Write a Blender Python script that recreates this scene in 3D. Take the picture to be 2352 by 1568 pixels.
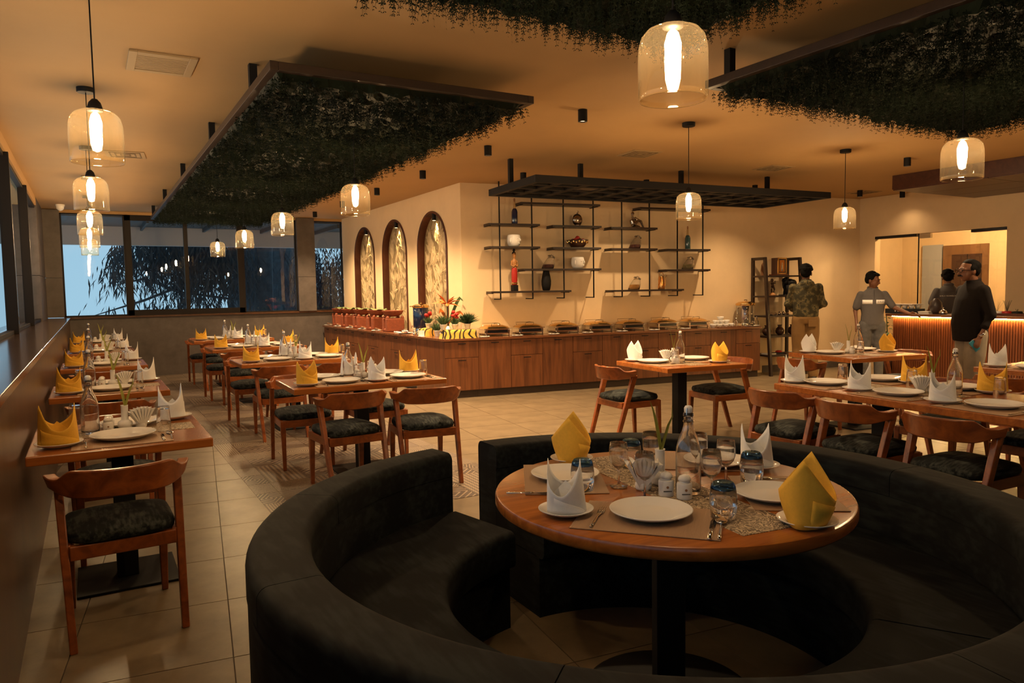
import bpy, bmesh, math, random
from mathutils import Vector, Matrix
import numpy as np
R = math.radians
rnd = random.Random(7)
for o in list(bpy.data.objects):
    bpy.data.objects.remove(o)
S = bpy.context.scene
COL = S.collection

# ------------------------------------------------------------------ camera
FPX, IW, IH, EYE = 1690.0, 2352.0, 1568.0, 1.45
YAW, PITCH, ROLL = R(29.827), R(3.9266), 0.0165
_f = np.array([math.sin(YAW)*math.cos(PITCH), math.cos(YAW)*math.cos(PITCH), -math.sin(PITCH)])
_r = np.array([math.cos(YAW), -math.sin(YAW), 0.0])
_u = np.cross(_r, _f)
_R = _r*math.cos(ROLL) - _u*math.sin(ROLL)
_U = _u*math.cos(ROLL) + _r*math.sin(ROLL)
cam_d = bpy.data.cameras.new('camera')
cam_d.sensor_width = 36.0
cam_d.lens = 36.0*FPX/IW
cam_d.clip_start = 0.05
cam_d.clip_end = 200
cam = bpy.data.objects.new('camera', cam_d)
COL.objects.link(cam)
cam.matrix_world = Matrix(((_R[0], _U[0], -_f[0], 0), (_R[1], _U[1], -_f[1], 0), (_R[2], _U[2], -_f[2], EYE), (0, 0, 0, 1)))
S.camera = cam
cam_d.dof.use_dof = False

# ------------------------------------------------------------------ world, exposure
W = bpy.data.worlds.new('dusk_sky')
S.world = W
W.use_nodes = True
nt = W.node_tree
bg = nt.nodes['Background']
tc = nt.nodes.new('ShaderNodeTexCoord')
sp = nt.nodes.new('ShaderNodeSeparateXYZ')
rp = nt.nodes.new('ShaderNodeValToRGB')
nt.links.new(tc.outputs['Generated'], sp.inputs[0])
nt.links.new(sp.outputs['Z'], rp.inputs[0])
rp.color_ramp.elements[0].position = 0.0
rp.color_ramp.elements[0].color = (0.30, 0.49, 0.62, 1)
rp.color_ramp.elements[1].position = 0.6
rp.color_ramp.elements[1].color = (0.20, 0.38, 0.55, 1)
nt.links.new(rp.outputs[0], bg.inputs[0])
SKY = 0.76
bg.inputs[1].default_value = SKY
S.view_settings.view_transform = 'Standard'
S.view_settings.look = 'None'
S.view_settings.gamma = 1.0
S.view_settings.use_curve_mapping = False
S.view_settings.exposure = 0.78
S.cycles.max_bounces = 9
S.cycles.diffuse_bounces = 2
S.cycles.glossy_bounces = 3
S.cycles.transmission_bounces = 9
S.cycles.transparent_max_bounces = 24
# lamp strengths
WARM = (1.0, 0.68, 0.37)
BULB_E, SPOT_W, NICHE_W, BAR_E = 265.0, 310.0, 30.0, 240.0


def ray(x, y):
    return _f + _R*(x-IW/2)/FPX - _U*(y-IH/2)/FPX


def pz(x, y, z=0.0):
    d = ray(x, y)
    t = (z-EYE)/d[2]
    return d[0]*t, d[1]*t


def px_on_x(x, y, c):
    d = ray(x, y)
    t = c/d[0]
    return d[1]*t, EYE+d[2]*t


# ------------------------------------------------------------------ mesh builder
class MB:
    def __init__(s):
        s.v = []
        s.f = []

    def add(s, vs, fs):
        o = len(s.v)
        s.v += [tuple(p) for p in vs]
        s.f += [tuple(i+o for i in q) for q in fs]
        return s

    def box(s, x0, x1, y0, y1, z0, z1, M=None):
        vs = [(x, y, z) for z in (z0, z1) for y in (y0, y1) for x in (x0, x1)]
        if M is not None:
            vs = [M @ Vector(p) for p in vs]
        return s.add(vs, [(0, 2, 3, 1), (4, 5, 7, 6), (0, 1, 5, 4), (2, 6, 7, 3), (0, 4, 6, 2), (1, 3, 7, 5)])

    def prism(s, poly, z0, z1, M=None):
        n = len(poly)
        vs = [(p[0], p[1], z0) for p in poly]+[(p[0], p[1], z1) for p in poly]
        if M is not None:
            vs = [M @ Vector(p) for p in vs]
        fs = [tuple(range(n-1, -1, -1)), tuple(range(n, 2*n))]
        fs += [(i, (i+1) % n, n+(i+1) % n, n+i) for i in range(n)]
        return s.add(vs, fs)

    def lathe(s, prof, n=24, c=(0, 0, 0), M=None, sx=1.0, sy=1.0):
        vs, fs, rings = [], [], []
        for r, z in prof:
            if r < 1e-6:
                rings.append([len(vs)])
                vs.append((c[0], c[1], c[2]+z))
            else:
                rings.append(list(range(len(vs), len(vs)+n)))
                for i in range(n):
                    a = 2*math.pi*i/n
                    vs.append((c[0]+r*math.cos(a)*sx, c[1]+r*math.sin(a)*sy, c[2]+z))
        for A, B in zip(rings, rings[1:]):
            if len(A) == 1 and len(B) == 1:
                continue
            for i in range(n):
                j = (i+1) % n
                if len(A) == 1:
                    fs.append((A[0], B[j], B[i]))
                elif len(B) == 1:
                    fs.append((A[i], A[j], B[0]))
                else:
                    fs.append((A[i], A[j], B[j], B[i]))
        if M is not None:
            vs = [M @ Vector(p) for p in vs]
        return s.add(vs, fs)

    def cyl(s, r, z0, z1, n=20, c=(0, 0, 0), M=None, r1=None):
        r1 = r if r1 is None else r1
        return s.lathe([(0, z0), (r, z0), (r1, z1), (0, z1)], n, c, M)

    def tube(s, pts, rad, n=8, flat=1.0, ref=(0, 0, 1), cap=True):
        P = [Vector(p) for p in pts]
        if not hasattr(rad, '__len__'):
            rad = [rad]*len(P)
        vs, fs = [], []
        ref = Vector(ref)
        for i, p in enumerate(P):
            t = (P[min(i+1, len(P)-1)]-P[max(i-1, 0)]).normalized()
            rf = ref if abs(t.dot(ref)) < 0.95 else Vector((1, 0, 0)) if abs(t.x) < 0.9 else Vector((0, 1, 0))
            a = t.cross(rf).normalized()
            b = a.cross(t).normalized()
            rr = rad[i]
            ra, rb = rr if hasattr(rr, '__len__') else (rr, rr*flat)
            for k in range(n):
                w = 2*math.pi*(k+.5)/n
                vs.append(p+a*math.cos(w)*ra+b*math.sin(w)*rb)
        m = len(P)
        for i in range(m-1):
            for k in range(n):
                fs.append((i*n+k, i*n+(k+1) % n, (i+1)*n+(k+1) % n, (i+1)*n+k))
        if cap:
            fs.append(tuple(range(n-1, -1, -1)))
            fs.append(tuple(range((m-1)*n, m*n)))
        return s.add(vs, fs)

    def ball(s, c, r, n=12, m=8, M=None):
        rx, ry, rz = r if hasattr(r, '__len__') else (r, r, r)
        vs, fs = [], []
        for j in range(1, m):
            a = math.pi*j/m
            for i in range(n):
                b = 2*math.pi*i/n
                vs.append(Vector((rx*math.sin(a)*math.cos(b), ry*math.sin(a)*math.sin(b), rz*math.cos(a))))
        vs += [Vector((0, 0, rz)), Vector((0, 0, -rz))]
        T, Bt = len(vs)-2, len(vs)-1
        for i in range(n):
            k = (i+1) % n
            fs.append((T, i, k))
            fs.append((Bt, (m-2)*n+k, (m-2)*n+i))
            for j in range(m-2):
                fs.append((j*n+i, (j+1)*n+i, (j+1)*n+k, j*n+k))
        c = Vector(c)
        vs = [((M @ p) if M is not None else p)+c for p in vs]
        return s.add(vs, fs)

    def mesh(s, name, mat, smooth=False):
        me = bpy.data.meshes.new(name)
        me.from_pydata(s.v, [], s.f)
        me.validate()
        mats = mat if isinstance(mat, (list, tuple)) else [mat]
        for m in mats:
            me.materials.append(m)
        if smooth:
            me.polygons.foreach_set('use_smooth', [True]*len(me.polygons))
        me.update()
        return me

    def build(s, name, mat, parent=None, smooth=False, bevel=0.0, auto=None, loc=None, rz=0.0, seg=2):
        me = s.mesh(name, mat, smooth or auto is not None)
        if auto is not None:
            bm = bmesh.new()
            bm.from_mesh(me)
            for e in bm.edges:
                if len(e.link_faces) == 2 and e.calc_face_angle(0) > R(auto):
                    e.smooth = False
            bm.to_mesh(me)
            bm.free()
        o = bpy.data.objects.new(name, me)
        COL.objects.link(o)
        if parent is not None:
            o.parent = parent
        if loc is not None:
            o.location = loc
        o.rotation_euler.z = rz
        if bevel:
            b = o.modifiers.new('bevel', 'BEVEL')
            b.width = bevel
            b.segments = seg
            b.limit_method = 'ANGLE'
            b.angle_limit = R(40)
        return o


def obj(name, me, parent=None, loc=None, rz=0.0):
    o = bpy.data.objects.new(name, me)
    COL.objects.link(o)
    if parent is not None:
        o.parent = parent
    if loc is not None:
        o.location = loc
    o.rotation_euler.z = rz
    return o


def tag(o, label=None, cat=None, group=None, kind=None):
    if label:
        o['label'] = label
    if cat:
        o['category'] = cat
    if group:
        o['group'] = group
    if kind:
        o['kind'] = kind
    return o


def thing(name, label, cat, loc=(0, 0, 0), rz=0.0, group=None):
    o = bpy.data.objects.new(name, None)
    COL.objects.link(o)
    o.location = loc
    o.rotation_euler.z = rz
    o.empty_display_size = .1
    return tag(o, label, cat, group)


def struct(o):
    o['kind'] = 'structure'
    return o


def kids(o):
    return [c for c in bpy.data.objects if c.parent == o]


_tree = {}


def proto(root):
    "remember the children of a prototype so that copying stays quick"
    ch = kids(root)
    _tree[root.name] = [(c, kids(c)) for c in ch]
    return root


def dup(root, loc, rz=0.0, label=None, group=None, scale=None):
    n = root.copy()
    COL.objects.link(n)
    n.location = loc
    n.rotation_euler = (0, 0, rz)
    if scale:
        n.scale = (scale,)*3
    if label:
        n['label'] = label
    if group:
        n['group'] = group
    for c, gs in _tree.get(root.name, []):
        k = c.copy()
        COL.objects.link(k)
        k.parent = n
        for g in gs:
            q = g.copy()
            COL.objects.link(q)
            q.parent = k
    return n


_used = set()


def place(root, loc, rz=0.0, label=None, group=None, scale=None):
    "the first call moves the prototype itself, later calls copy it"
    if root.name not in _used:
        _used.add(root.name)
        root.location = loc
        root.rotation_euler = (0, 0, rz)
        if scale:
            root.scale = (scale,)*3
        if label:
            root['label'] = label
        if group:
            root['group'] = group
        return root
    return dup(root, loc, rz, label, group, scale)
# ------------------------------------------------------------------ materials
def newmat(name):
    m = bpy.data.materials.new(name)
    m.use_nodes = True
    n = m.node_tree
    return m, n, n.nodes['Principled BSDF'], n.nodes['Material Output']


def N(n, t, **k):
    d = n.nodes.new('ShaderNode'+t)
    for a, v in k.items():
        if a.startswith('i_'):
            d.inputs[a[2:].replace('_', ' ')].default_value = v
        else:
            setattr(d, a, v)
    return d


def plain(name, col, rough=.5, metal=0.0, spec=.5, noise=0.0, nscale=20.0, bump=0.0, sheen=0.0, emit=None, es=0.0, coat=0.0):
    m, n, b, o = newmat(name)
    b.inputs['Base Color'].default_value = (*col, 1)
    b.inputs['Roughness'].default_value = rough
    b.inputs['Metallic'].default_value = metal
    b.inputs['Specular IOR Level'].default_value = spec
    b.inputs['Coat Weight'].default_value = coat
    b.inputs['Coat Roughness'].default_value = .15
    if sheen:
        b.inputs['Sheen Weight'].default_value = sheen
        b.inputs['Sheen Roughness'].default_value = .4
    if emit:
        b.inputs['Emission Color'].default_value = (*emit, 1)
        b.inputs['Emission Strength'].default_value = es
    if noise or bump:
        tc = N(n, 'TexCoord')
        nz = N(n, 'TexNoise')
        nz.inputs['Scale'].default_value = nscale
        nz.inputs['Detail'].default_value = 6
        nz.inputs['Roughness'].default_value = .65
        n.links.new(tc.outputs['Object'], nz.inputs['Vector'])
        if noise:
            r = N(n, 'ValToRGB')
            r.color_ramp.elements[0].position = .3
            r.color_ramp.elements[1].position = .72
            r.color_ramp.elements[0].color = (*[c*(1-noise) for c in col], 1)
            r.color_ramp.elements[1].color = (*[min(1, c*(1+noise)) for c in col], 1)
            n.links.new(nz.outputs['Fac'], r.inputs[0])
            n.links.new(r.outputs[0], b.inputs['Base Color'])
        if bump:
            bp = N(n, 'Bump')
            bp.inputs['Strength'].default_value = bump
            bp.inputs['Distance'].default_value = .01
            n.links.new(nz.outputs['Fac'], bp.inputs['Height'])
            n.links.new(bp.outputs[0], b.inputs['Normal'])
    return m


def wood(name, dark, light, scale=(2, 30, 30), rough=.35, coat=.15, seed=0.0):
    m, n, b, o = newmat(name)
    tc = N(n, 'TexCoord')
    oi = N(n, 'ObjectInfo')
    mp = N(n, 'Mapping')
    mp.inputs['Scale'].default_value = scale
    ad = N(n, 'VectorMath', operation='ADD')
    sc = N(n, 'VectorMath', operation='SCALE')
    sc.inputs[3].default_value = 7.0
    cb = N(n, 'CombineXYZ')
    for i in range(3):
        n.links.new(oi.outputs['Random'], cb.inputs[i])
    n.links.new(cb.outputs[0], sc.inputs[0])
    n.links.new(tc.outputs['Object'], ad.inputs[0])
    n.links.new(sc.outputs[0], ad.inputs[1])
    n.links.new(ad.outputs[0], mp.inputs['Vector'])
    nz = N(n, 'TexNoise')
    nz.inputs['Scale'].default_value = 1.0
    nz.inputs['Detail'].default_value = 8
    nz.inputs['Roughness'].default_value = .6
    nz.inputs['Distortion'].default_value = .8
    n.links.new(mp.outputs[0], nz.inputs['Vector'])
    r = N(n, 'ValToRGB')
    r.color_ramp.elements[0].position = .3
    r.color_ramp.elements[1].position = .7
    r.color_ramp.elements[0].color = (*dark, 1)
    r.color_ramp.elements[1].color = (*light, 1)
    n.links.new(nz.outputs['Fac'], r.inputs[0])
    n.links.new(r.outputs[0], b.inputs['Base Color'])
    b.inputs['Roughness'].default_value = rough if coat > .35 else rough-.04
    b.inputs['Coat Weight'].default_value = coat if coat > .35 else 0.0
    b.inputs['Coat Roughness'].default_value = .2
    bp = N(n, 'Bump')
    bp.inputs['Strength'].default_value = .08
    bp.inputs['Distance'].default_value = .004
    n.links.new(nz.outputs['Fac'], bp.inputs['Height'])
    n.links.new(bp.outputs[0], b.inputs['Normal'])
    return m


def fabric(name, dark, light, scale):
    "crushed velvet: cloudy patches broken up by fine streaks"
    m, n, b, o = newmat(name)
    tc = N(n, 'TexCoord')
    mp = N(n, 'Mapping')
    mp.inputs['Scale'].default_value = (scale*7, scale*1.2, scale*7)
    n.links.new(tc.outputs['Object'], mp.inputs['Vector'])
    a = N(n, 'TexNoise')
    a.inputs['Scale'].default_value = scale
    a.inputs['Detail'].default_value = 5
    c = N(n, 'TexNoise')
    c.inputs['Scale'].default_value = 1.0
    c.inputs['Detail'].default_value = 6
    n.links.new(tc.outputs['Object'], a.inputs['Vector'])
    n.links.new(mp.outputs[0], c.inputs['Vector'])
    mu = N(n, 'Math', operation='MULTIPLY')
    n.links.new(a.outputs['Fac'], mu.inputs[0])
    n.links.new(c.outputs['Fac'], mu.inputs[1])
    r = N(n, 'ValToRGB')
    r.color_ramp.elements[0].position = .21
    r.color_ramp.elements[1].position = .36
    r.color_ramp.elements[0].color = (*dark, 1)
    r.color_ramp.elements[1].color = (*light, 1)
    n.links.new(mu.outputs[0], r.inputs[0])
    n.links.new(r.outputs[0], b.inputs['Base Color'])
    b.inputs['Roughness'].default_value = .8
    b.inputs['Specular IOR Level'].default_value = .2
    bp = N(n, 'Bump')
    bp.inputs['Strength'].default_value = .12
    bp.inputs['Distance'].default_value = .006
    n.links.new(a.outputs['Fac'], bp.inputs['Height'])
    n.links.new(bp.outputs[0], b.inputs['Normal'])
    return m


def schlick(n, f0, scale):
    "reflectance that is the same seen from either side of a thin sheet"
    lw = N(n, 'LayerWeight')
    lw.inputs[0].default_value = .5
    pw = N(n, 'Math', operation='POWER')
    pw.inputs[1].default_value = 4.0
    n.links.new(lw.outputs['Facing'], pw.inputs[0])
    ma = N(n, 'Math', operation='MULTIPLY_ADD')
    ma.inputs[1].default_value = (1-f0)*scale
    ma.inputs[2].default_value = f0*scale
    ma.use_clamp = True
    n.links.new(pw.outputs[0], ma.inputs[0])
    return ma.outputs[0]


def table_glass(name, tint, edge, refl=1.3):
    "thin drinking glass: clear in front, darker at the rim of the outline, mirror-like at grazing angles"
    m, n, b, o = newmat(name)
    n.nodes.remove(b)
    lw = N(n, 'LayerWeight')
    lw.inputs[0].default_value = .35
    r = N(n, 'ValToRGB')
    r.color_ramp.elements[0].position = .35
    r.color_ramp.elements[1].position = .95
    r.color_ramp.elements[0].color = (*tint, 1)
    r.color_ramp.elements[1].color = (*edge, 1)
    n.links.new(lw.outputs['Facing'], r.inputs[0])
    tr = N(n, 'BsdfTransparent')
    n.links.new(r.outputs[0], tr.inputs[0])
    gl = N(n, 'BsdfGlossy')
    gl.inputs['Roughness'].default_value = .01
    mx = N(n, 'MixShader')
    n.links.new(schlick(n, .05, refl), mx.inputs[0])
    n.links.new(tr.outputs[0], mx.inputs[1])
    n.links.new(gl.outputs[0], mx.inputs[2])
    n.links.new(mx.outputs[0], o.inputs[0])
    return m


def thin_glass(name, tint=(1, 1, 1), ior=1.45, rough=0.0, refl=1.0, spec_col=(1, 1, 1), milky=0.0):
    m, n, b, o = newmat(name)
    n.nodes.remove(b)
    tr = N(n, 'BsdfTransparent')
    tr.inputs[0].default_value = (*tint, 1)
    gl = N(n, 'BsdfGlossy')
    gl.inputs['Roughness'].default_value = rough
    gl.inputs['Color'].default_value = (*spec_col, 1)
    mx = N(n, 'MixShader')
    n.links.new(schlick(n, .05, refl), mx.inputs[0])
    n.links.new(tr.outputs[0], mx.inputs[1])
    n.links.new(gl.outputs[0], mx.inputs[2])
    if milky:
        tl = N(n, 'BsdfTranslucent')
        tl.inputs['Color'].default_value = (1, .80, .50, 1)
        m2 = N(n, 'MixShader')
        m2.inputs[0].default_value = milky
        n.links.new(mx.outputs[0], m2.inputs[1])
        n.links.new(tl.outputs[0], m2.inputs[2])
        n.links.new(m2.outputs[0], o.inputs[0])
    else:
        n.links.new(mx.outputs[0], o.inputs[0])
    return m


def real_glass(name, tint=(1, 1, 1), clear=.45, ior=1.45):
    "refracting glass; part of the light also goes straight through so that its shadow stays light"
    m, n, b, o = newmat(name)
    n.nodes.remove(b)
    g = N(n, 'BsdfGlass')
    g.inputs['Color'].default_value = (*tint, 1)
    g.inputs['IOR'].default_value = ior
    g.inputs['Roughness'].default_value = 0.0
    tr = N(n, 'BsdfTransparent')
    tr.inputs[0].default_value = (*tint, 1)
    mx = N(n, 'MixShader')
    mx.inputs[0].default_value = clear
    n.links.new(g.outputs[0], mx.inputs[1])
    n.links.new(tr.outputs[0], mx.inputs[2])
    n.links.new(mx.outputs[0], o.inputs[0])
    return m


def pattern(name, kind, a, b_, scale, rough=.4):
    "two-colour printed patterns for tiles, runners and cloths"
    m, n, b, o = newmat(name)
    tc = N(n, 'TexCoord')
    mp = N(n, 'Mapping')
    n.links.new(tc.outputs['Object'], mp.inputs['Vector'])
    r = N(n, 'ValToRGB')
    r.color_ramp.interpolation = 'LINEAR'
    e = r.color_ramp.elements
    e[0].color = (*a, 1)
    e[1].color = (*b_, 1)
    e[0].position, e[1].position = .45, .55
    if kind == 'check':
        mp.inputs['Scale'].default_value = (scale,)*3
        mp.inputs['Rotation'].default_value = (0, 0, R(45))
        t = N(n, 'TexChecker')
        t.inputs['Scale'].default_value = 1.0
        n.links.new(mp.outputs[0], t.inputs['Vector'])
        n.links.new(t.outputs['Fac'], r.inputs[0])
    elif kind == 'rings':
        mp.inputs['Scale'].default_value = (scale,)*3
        t = N(n, 'TexWave', wave_type='RINGS', rings_direction='SPHERICAL')
        t.inputs['Scale'].default_value = 1.0
        t.inputs['Distortion'].default_value = 1.2
        t.inputs['Detail Scale'].default_value = 3
        n.links.new(mp.outputs[0], t.inputs['Vector'])
        n.links.new(t.outputs['Fac'], r.inputs[0])
    elif kind == 'diamond':
        # |x|+|y| bands: nested lozenges
        sx = N(n, 'SeparateXYZ')
        n.links.new(mp.outputs[0], sx.inputs[0])
        ax = N(n, 'Math', operation='ABSOLUTE')
        ay = N(n, 'Math', operation='ABSOLUTE')
        n.links.new(sx.outputs[0], ax.inputs[0])
        n.links.new(sx.outputs[1], ay.inputs[0])
        s2 = N(n, 'Math', operation='ADD')
        n.links.new(ax.outputs[0], s2.inputs[0])
        n.links.new(ay.outputs[0], s2.inputs[1])
        mu = N(n, 'Math', operation='MULTIPLY')
        mu.inputs[1].default_value = scale
        n.links.new(s2.outputs[0], mu.inputs[0])
        sn = N(n, 'Math', operation='SINE')
        n.links.new(mu.outputs[0], sn.inputs[0])
        e[0].position, e[1].position = .6, .72
        n.links.new(sn.outputs[0], r.inputs[0])
    elif kind == 'floral':
        mp.inputs['Scale'].default_value = (scale,)*3
        nz = N(n, 'TexNoise')
        nz.inputs['Scale'].default_value = 1.0
        nz.inputs['Detail'].default_value = 1
        nz.inputs['Distortion'].default_value = 3.5
        n.links.new(mp.outputs[0], nz.inputs['Vector'])
        pp = N(n, 'Math', operation='PINGPONG')
        pp.inputs[1].default_value = .09
        n.links.new(nz.outputs['Fac'], pp.inputs[0])
        e[0].position, e[1].position = .03, .045
        n.links.new(pp.outputs[0], r.inputs[0])
    elif kind == 'weave':
        t1 = N(n, 'TexWave', wave_type='BANDS', bands_direction='X')
        t2 = N(n, 'TexWave', wave_type='BANDS', bands_direction='Y')
        mx = N(n, 'Math', operation='MULTIPLY')
        for t in (t1, t2):
            t.inputs['Scale'].default_value = scale
            n.links.new(mp.outputs[0], t.inputs['Vector'])
        n.links.new(t1.outputs['Fac'], mx.inputs[0])
        n.links.new(t2.outputs['Fac'], mx.inputs[1])
        e[0].position, e[1].position = .1, .6
        n.links.new(mx.outputs[0], r.inputs[0])
        bp = N(n, 'Bump')
        bp.inputs['Strength'].default_value = .4
        bp.inputs['Distance'].default_value = .002
        n.links.new(mx.outputs[0], bp.inputs['Height'])
        n.links.new(bp.outputs[0], b.inputs['Normal'])
    elif kind == 'tiger':
        t = N(n, 'TexWave', wave_type='BANDS', bands_direction='X')
        t.inputs['Scale'].default_value = scale
        t.inputs['Distortion'].default_value = 13
        t.inputs['Detail'].default_value = 1
        t.inputs['Detail Scale'].default_value = 1.4
        n.links.new(mp.outputs[0], t.inputs['Vector'])
        e[0].position, e[1].position = .22, .3
        n.links.new(t.outputs['Fac'], r.inputs[0])
    elif kind == 'camo':
        mp.inputs['Scale'].default_value = (scale,)*3
        nz = N(n, 'TexNoise')
        nz.inputs['Scale'].default_value = 1.0
        nz.inputs['Detail'].default_value = 2
        n.links.new(mp.outputs[0], nz.inputs['Vector'])
        r.color_ramp.interpolation = 'CONSTANT'
        e[0].position, e[1].position = 0, .46
        q = e.new(.55)
        q.color = (.13, .10, .04, 1)
        q = e.new(.63)
        q.color = (.03, .03, .014, 1)
        n.links.new(nz.outputs['Fac'], r.inputs[0])
    n.links.new(r.outputs[0], b.inputs['Base Color'])
    b.inputs['Roughness'].default_value = rough
    return m


def emission(name, col, strength):
    m, n, b, o = newmat(name)
    n.nodes.remove(b)
    e = N(n, 'Emission')
    e.inputs[0].default_value = (*col, 1)
    e.inputs[1].default_value = strength
    n.links.new(e.outputs[0], o.inputs[0])
    return m


M = {}
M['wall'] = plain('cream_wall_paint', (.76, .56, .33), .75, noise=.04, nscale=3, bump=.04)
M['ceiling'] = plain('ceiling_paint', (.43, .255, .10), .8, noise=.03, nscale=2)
M['stone'] = plain('grey_wall_panel', (.095, .076, .066), .55, noise=.3, nscale=4, bump=.05)
M['ledge_wall'] = wood('brown_laminate', (.055, .030, .015), (.105, .058, .028), (6, 6, 2), .35, .2)
M['ledge'] = wood('dark_polished_ledge', (.05, .022, .012), (.10, .045, .022), (9, 1.2, 9), .16, .5)
M['tile'] = plain('beige_floor_tile', (.185, .135, .080), .34, noise=.3, nscale=4, bump=.02)
M['grout'] = plain('dark_grout', (.085, .062, .040), .8)
C1, C2 = (.33, .25, .17), (.065, .042, .030)
M['bt'] = [pattern('band_tile_check', 'check', C1, C2, 40), pattern('band_tile_rings', 'rings', C2, C1, 17),
           pattern('band_tile_lozenge', 'diamond', C2, C1, 105), pattern('band_tile_floral', 'floral', C1, C2, 30),
           plain('band_tile_plain', (.16, .115, .085), .45, noise=.3, nscale=30)]
M['chair'] = wood('teak_chair', (.13, .031, .008), (.33, .088, .018), (14, 3, 14), .32, .3)
M['table'] = wood('table_wood', (.25, .068, .012), (.46, .142, .024), (2.2, 22, 22), .26, .4)
M['cab'] = wood('walnut_cabinet', (.080, .025, .009), (.20, .068, .022), (16, 16, 1.0), .4, .1)
M['ctop'] = wood('counter_top_wood', (.12, .042, .018), (.20, .075, .03), (3, 12, 12), .25, .4)
M['kick'] = plain('dark_plinth', (.035, .018, .010), .5)
M['dwood'] = wood('dark_shelf_wood', (.014, .0075, .005), (.030, .015, .009), (3, 20, 20), .45, .1)
M['redwood'] = wood('niche_frame_wood', (.055, .015, .007), (.10, .030, .013), (6, 6, 2), .3, .3)
M['velvet'] = fabric('dark_teal_velvet', (.0009, .0015, .0026), (.0100, .0132, .0138), 6.0)
M['seatfab'] = fabric('seat_upholstery', (.0035, .0048, .0055), (.046, .052, .046), 9.0)
M['black'] = plain('black_metal', (.008, .0075, .008), .6, spec=.2)
M['blackg'] = plain('black_gloss', (.008, .008, .010), .2)
M['win'] = plain('dark_window_frame', (.014, .010, .008), .55, spec=.2)
M['white'] = plain('white_ceramic', (.84, .80, .74), .10)
M['paper'] = plain('white_paper', (.80, .76, .70), .8)
M['napw'] = plain('white_napkin_cloth', (.86, .85, .84), .85, noise=.03, nscale=90, bump=.08)
M['napy'] = plain('yellow_napkin_cloth', (.84, .46, .045), .85, noise=.06, nscale=90, bump=.08)
M['steel'] = plain('polished_steel', (.72, .68, .62), .14, 1.0)
M['gold'] = plain('brass_finish', (.80, .52, .20), .18, 1.0)
M['copper'] = plain('copper_finish', (.72, .34, .10), .24, 1.0)
M['silver'] = plain('dark_silver', (.45, .38, .32), .2, 1.0, noise=.5, nscale=40)
M['terra'] = plain('terracotta_clay', (.215, .050, .016), .7, noise=.25, nscale=18, bump=.06)
M['leafgreen'] = plain('banana_leaf', (.16, .20, .07), .5, noise=.3, nscale=9)
M['green'] = plain('artificial_green', (.030, .062, .018), .6)
M['grass'] = plain('plant_green', (.060, .110, .035), .6, noise=.4, nscale=40)
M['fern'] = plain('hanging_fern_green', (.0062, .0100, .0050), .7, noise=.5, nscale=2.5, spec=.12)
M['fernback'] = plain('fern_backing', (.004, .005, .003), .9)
M['ylleaf'] = plain('yellow_green_blade', (.28, .28, .045), .45)
M['orange'] = plain('orange_petals', (.55, .14, .02), .55, noise=.2, nscale=30)
M['redfl'] = plain('red_petals', (.45, .012, .008), .6)
M['tiger'] = pattern('tiger_stripe_cloth', 'tiger', (.012, .008, .004), (.72, .40, .06), 3.4, .8)
M['weave'] = pattern('woven_placemat', 'weave', (.30, .17, .09), (.56, .36, .21), 75, .6)
M['runner'] = pattern('printed_runner', 'floral', (.55, .42, .27), (.12, .072, .035), 13, .6)
M['glass'] = real_glass('clear_bottle_glass', (.99, .99, .99), .06)
M['tumbler'] = real_glass('clear_tumbler_glass', (.99, .99, .99), .10)
M['blueglass'] = real_glass('blue_base_glass', (.42, .58, .76), .05)
M['water'] = real_glass('water', (.98, .98, .97), .7, 1.33)
M['amber'] = thin_glass('amber_lamp_glass', (1.0, .95, .83), 1.5, 0.0, .8, (1, .95, .85), .008)
M['pane'] = thin_glass('window_pane', (.93, .96, .97), 1.5, 0.0, 1.0)
M['pane_side'] = thin_glass('side_window_pane', (.93, .96, .97), 1.5, 0.0, .3)
M['gpart'] = thin_glass('partition_glass', (.93, .95, .90), 1.5, 0.0, 1.0)
M['frost'] = plain('frosted_pane', (.36, .38, .42), .4)
M['navyglass'] = plain('dark_blue_glass', (.010, .018, .05), .08, coat=.6)
M['bulb'] = emission('lit_filament_bulb', (1.0, .68, .37), BULB_E)
M['led'] = emission('led_strip', (1.0, .60, .20), BAR_E)
M['lens'] = emission('downlight_lens', (1.0, .6, .28), 5.0)
M['slat'] = wood('bar_slat_wood', (.085, .022, .006), (.165, .048, .013), (30, 30, 1.5), .4, .15)
M['skin'] = plain('brown_skin', (.15, .058, .027), .5, noise=.06, nscale=15)
M['hair'] = plain('black_hair', (.0030, .0026, .0024), .75, noise=.5, nscale=60, bump=.5, spec=.12)
M['camo'] = pattern('camouflage_cloth', 'camo', (.030, .025, .009), (.065, .052, .020), 15, .85)
M['khaki'] = plain('khaki_trousers', (.20, .105, .03), .85, noise=.12, nscale=10, bump=.1)
M['polo'] = plain('grey_polo_knit', (.085, .076, .074), .85, noise=.08, nscale=60)
M['denim'] = plain('faded_denim', (.075, .070, .068), .85, noise=.4, nscale=9)
M['dshirt'] = plain('dark_shirt', (.0085, .0062, .0058), .9, noise=.2, nscale=50, spec=.15)
M['ltrous'] = plain('light_trousers', (.20, .165, .12), .85, noise=.15, nscale=9)
M['shoe'] = plain('dark_shoe', (.02, .014, .010), .5)
M['bark'] = plain('dark_bark', (.045, .050, .056), .9, noise=.4, nscale=6)  # same haze in the bark grey
M['treeleaf'] = plain('hazed_foliage', (.052, .060, .068), 1.0, spec=0.0)  # outdoor haze is mixed into this grey-blue leaf colour
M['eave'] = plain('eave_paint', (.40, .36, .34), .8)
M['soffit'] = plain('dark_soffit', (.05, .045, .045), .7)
M['panelwood'] = wood('ceiling_box_wood', (.045, .016, .010), (.085, .032, .018), (2, 14, 14), .4, .15)
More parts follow.
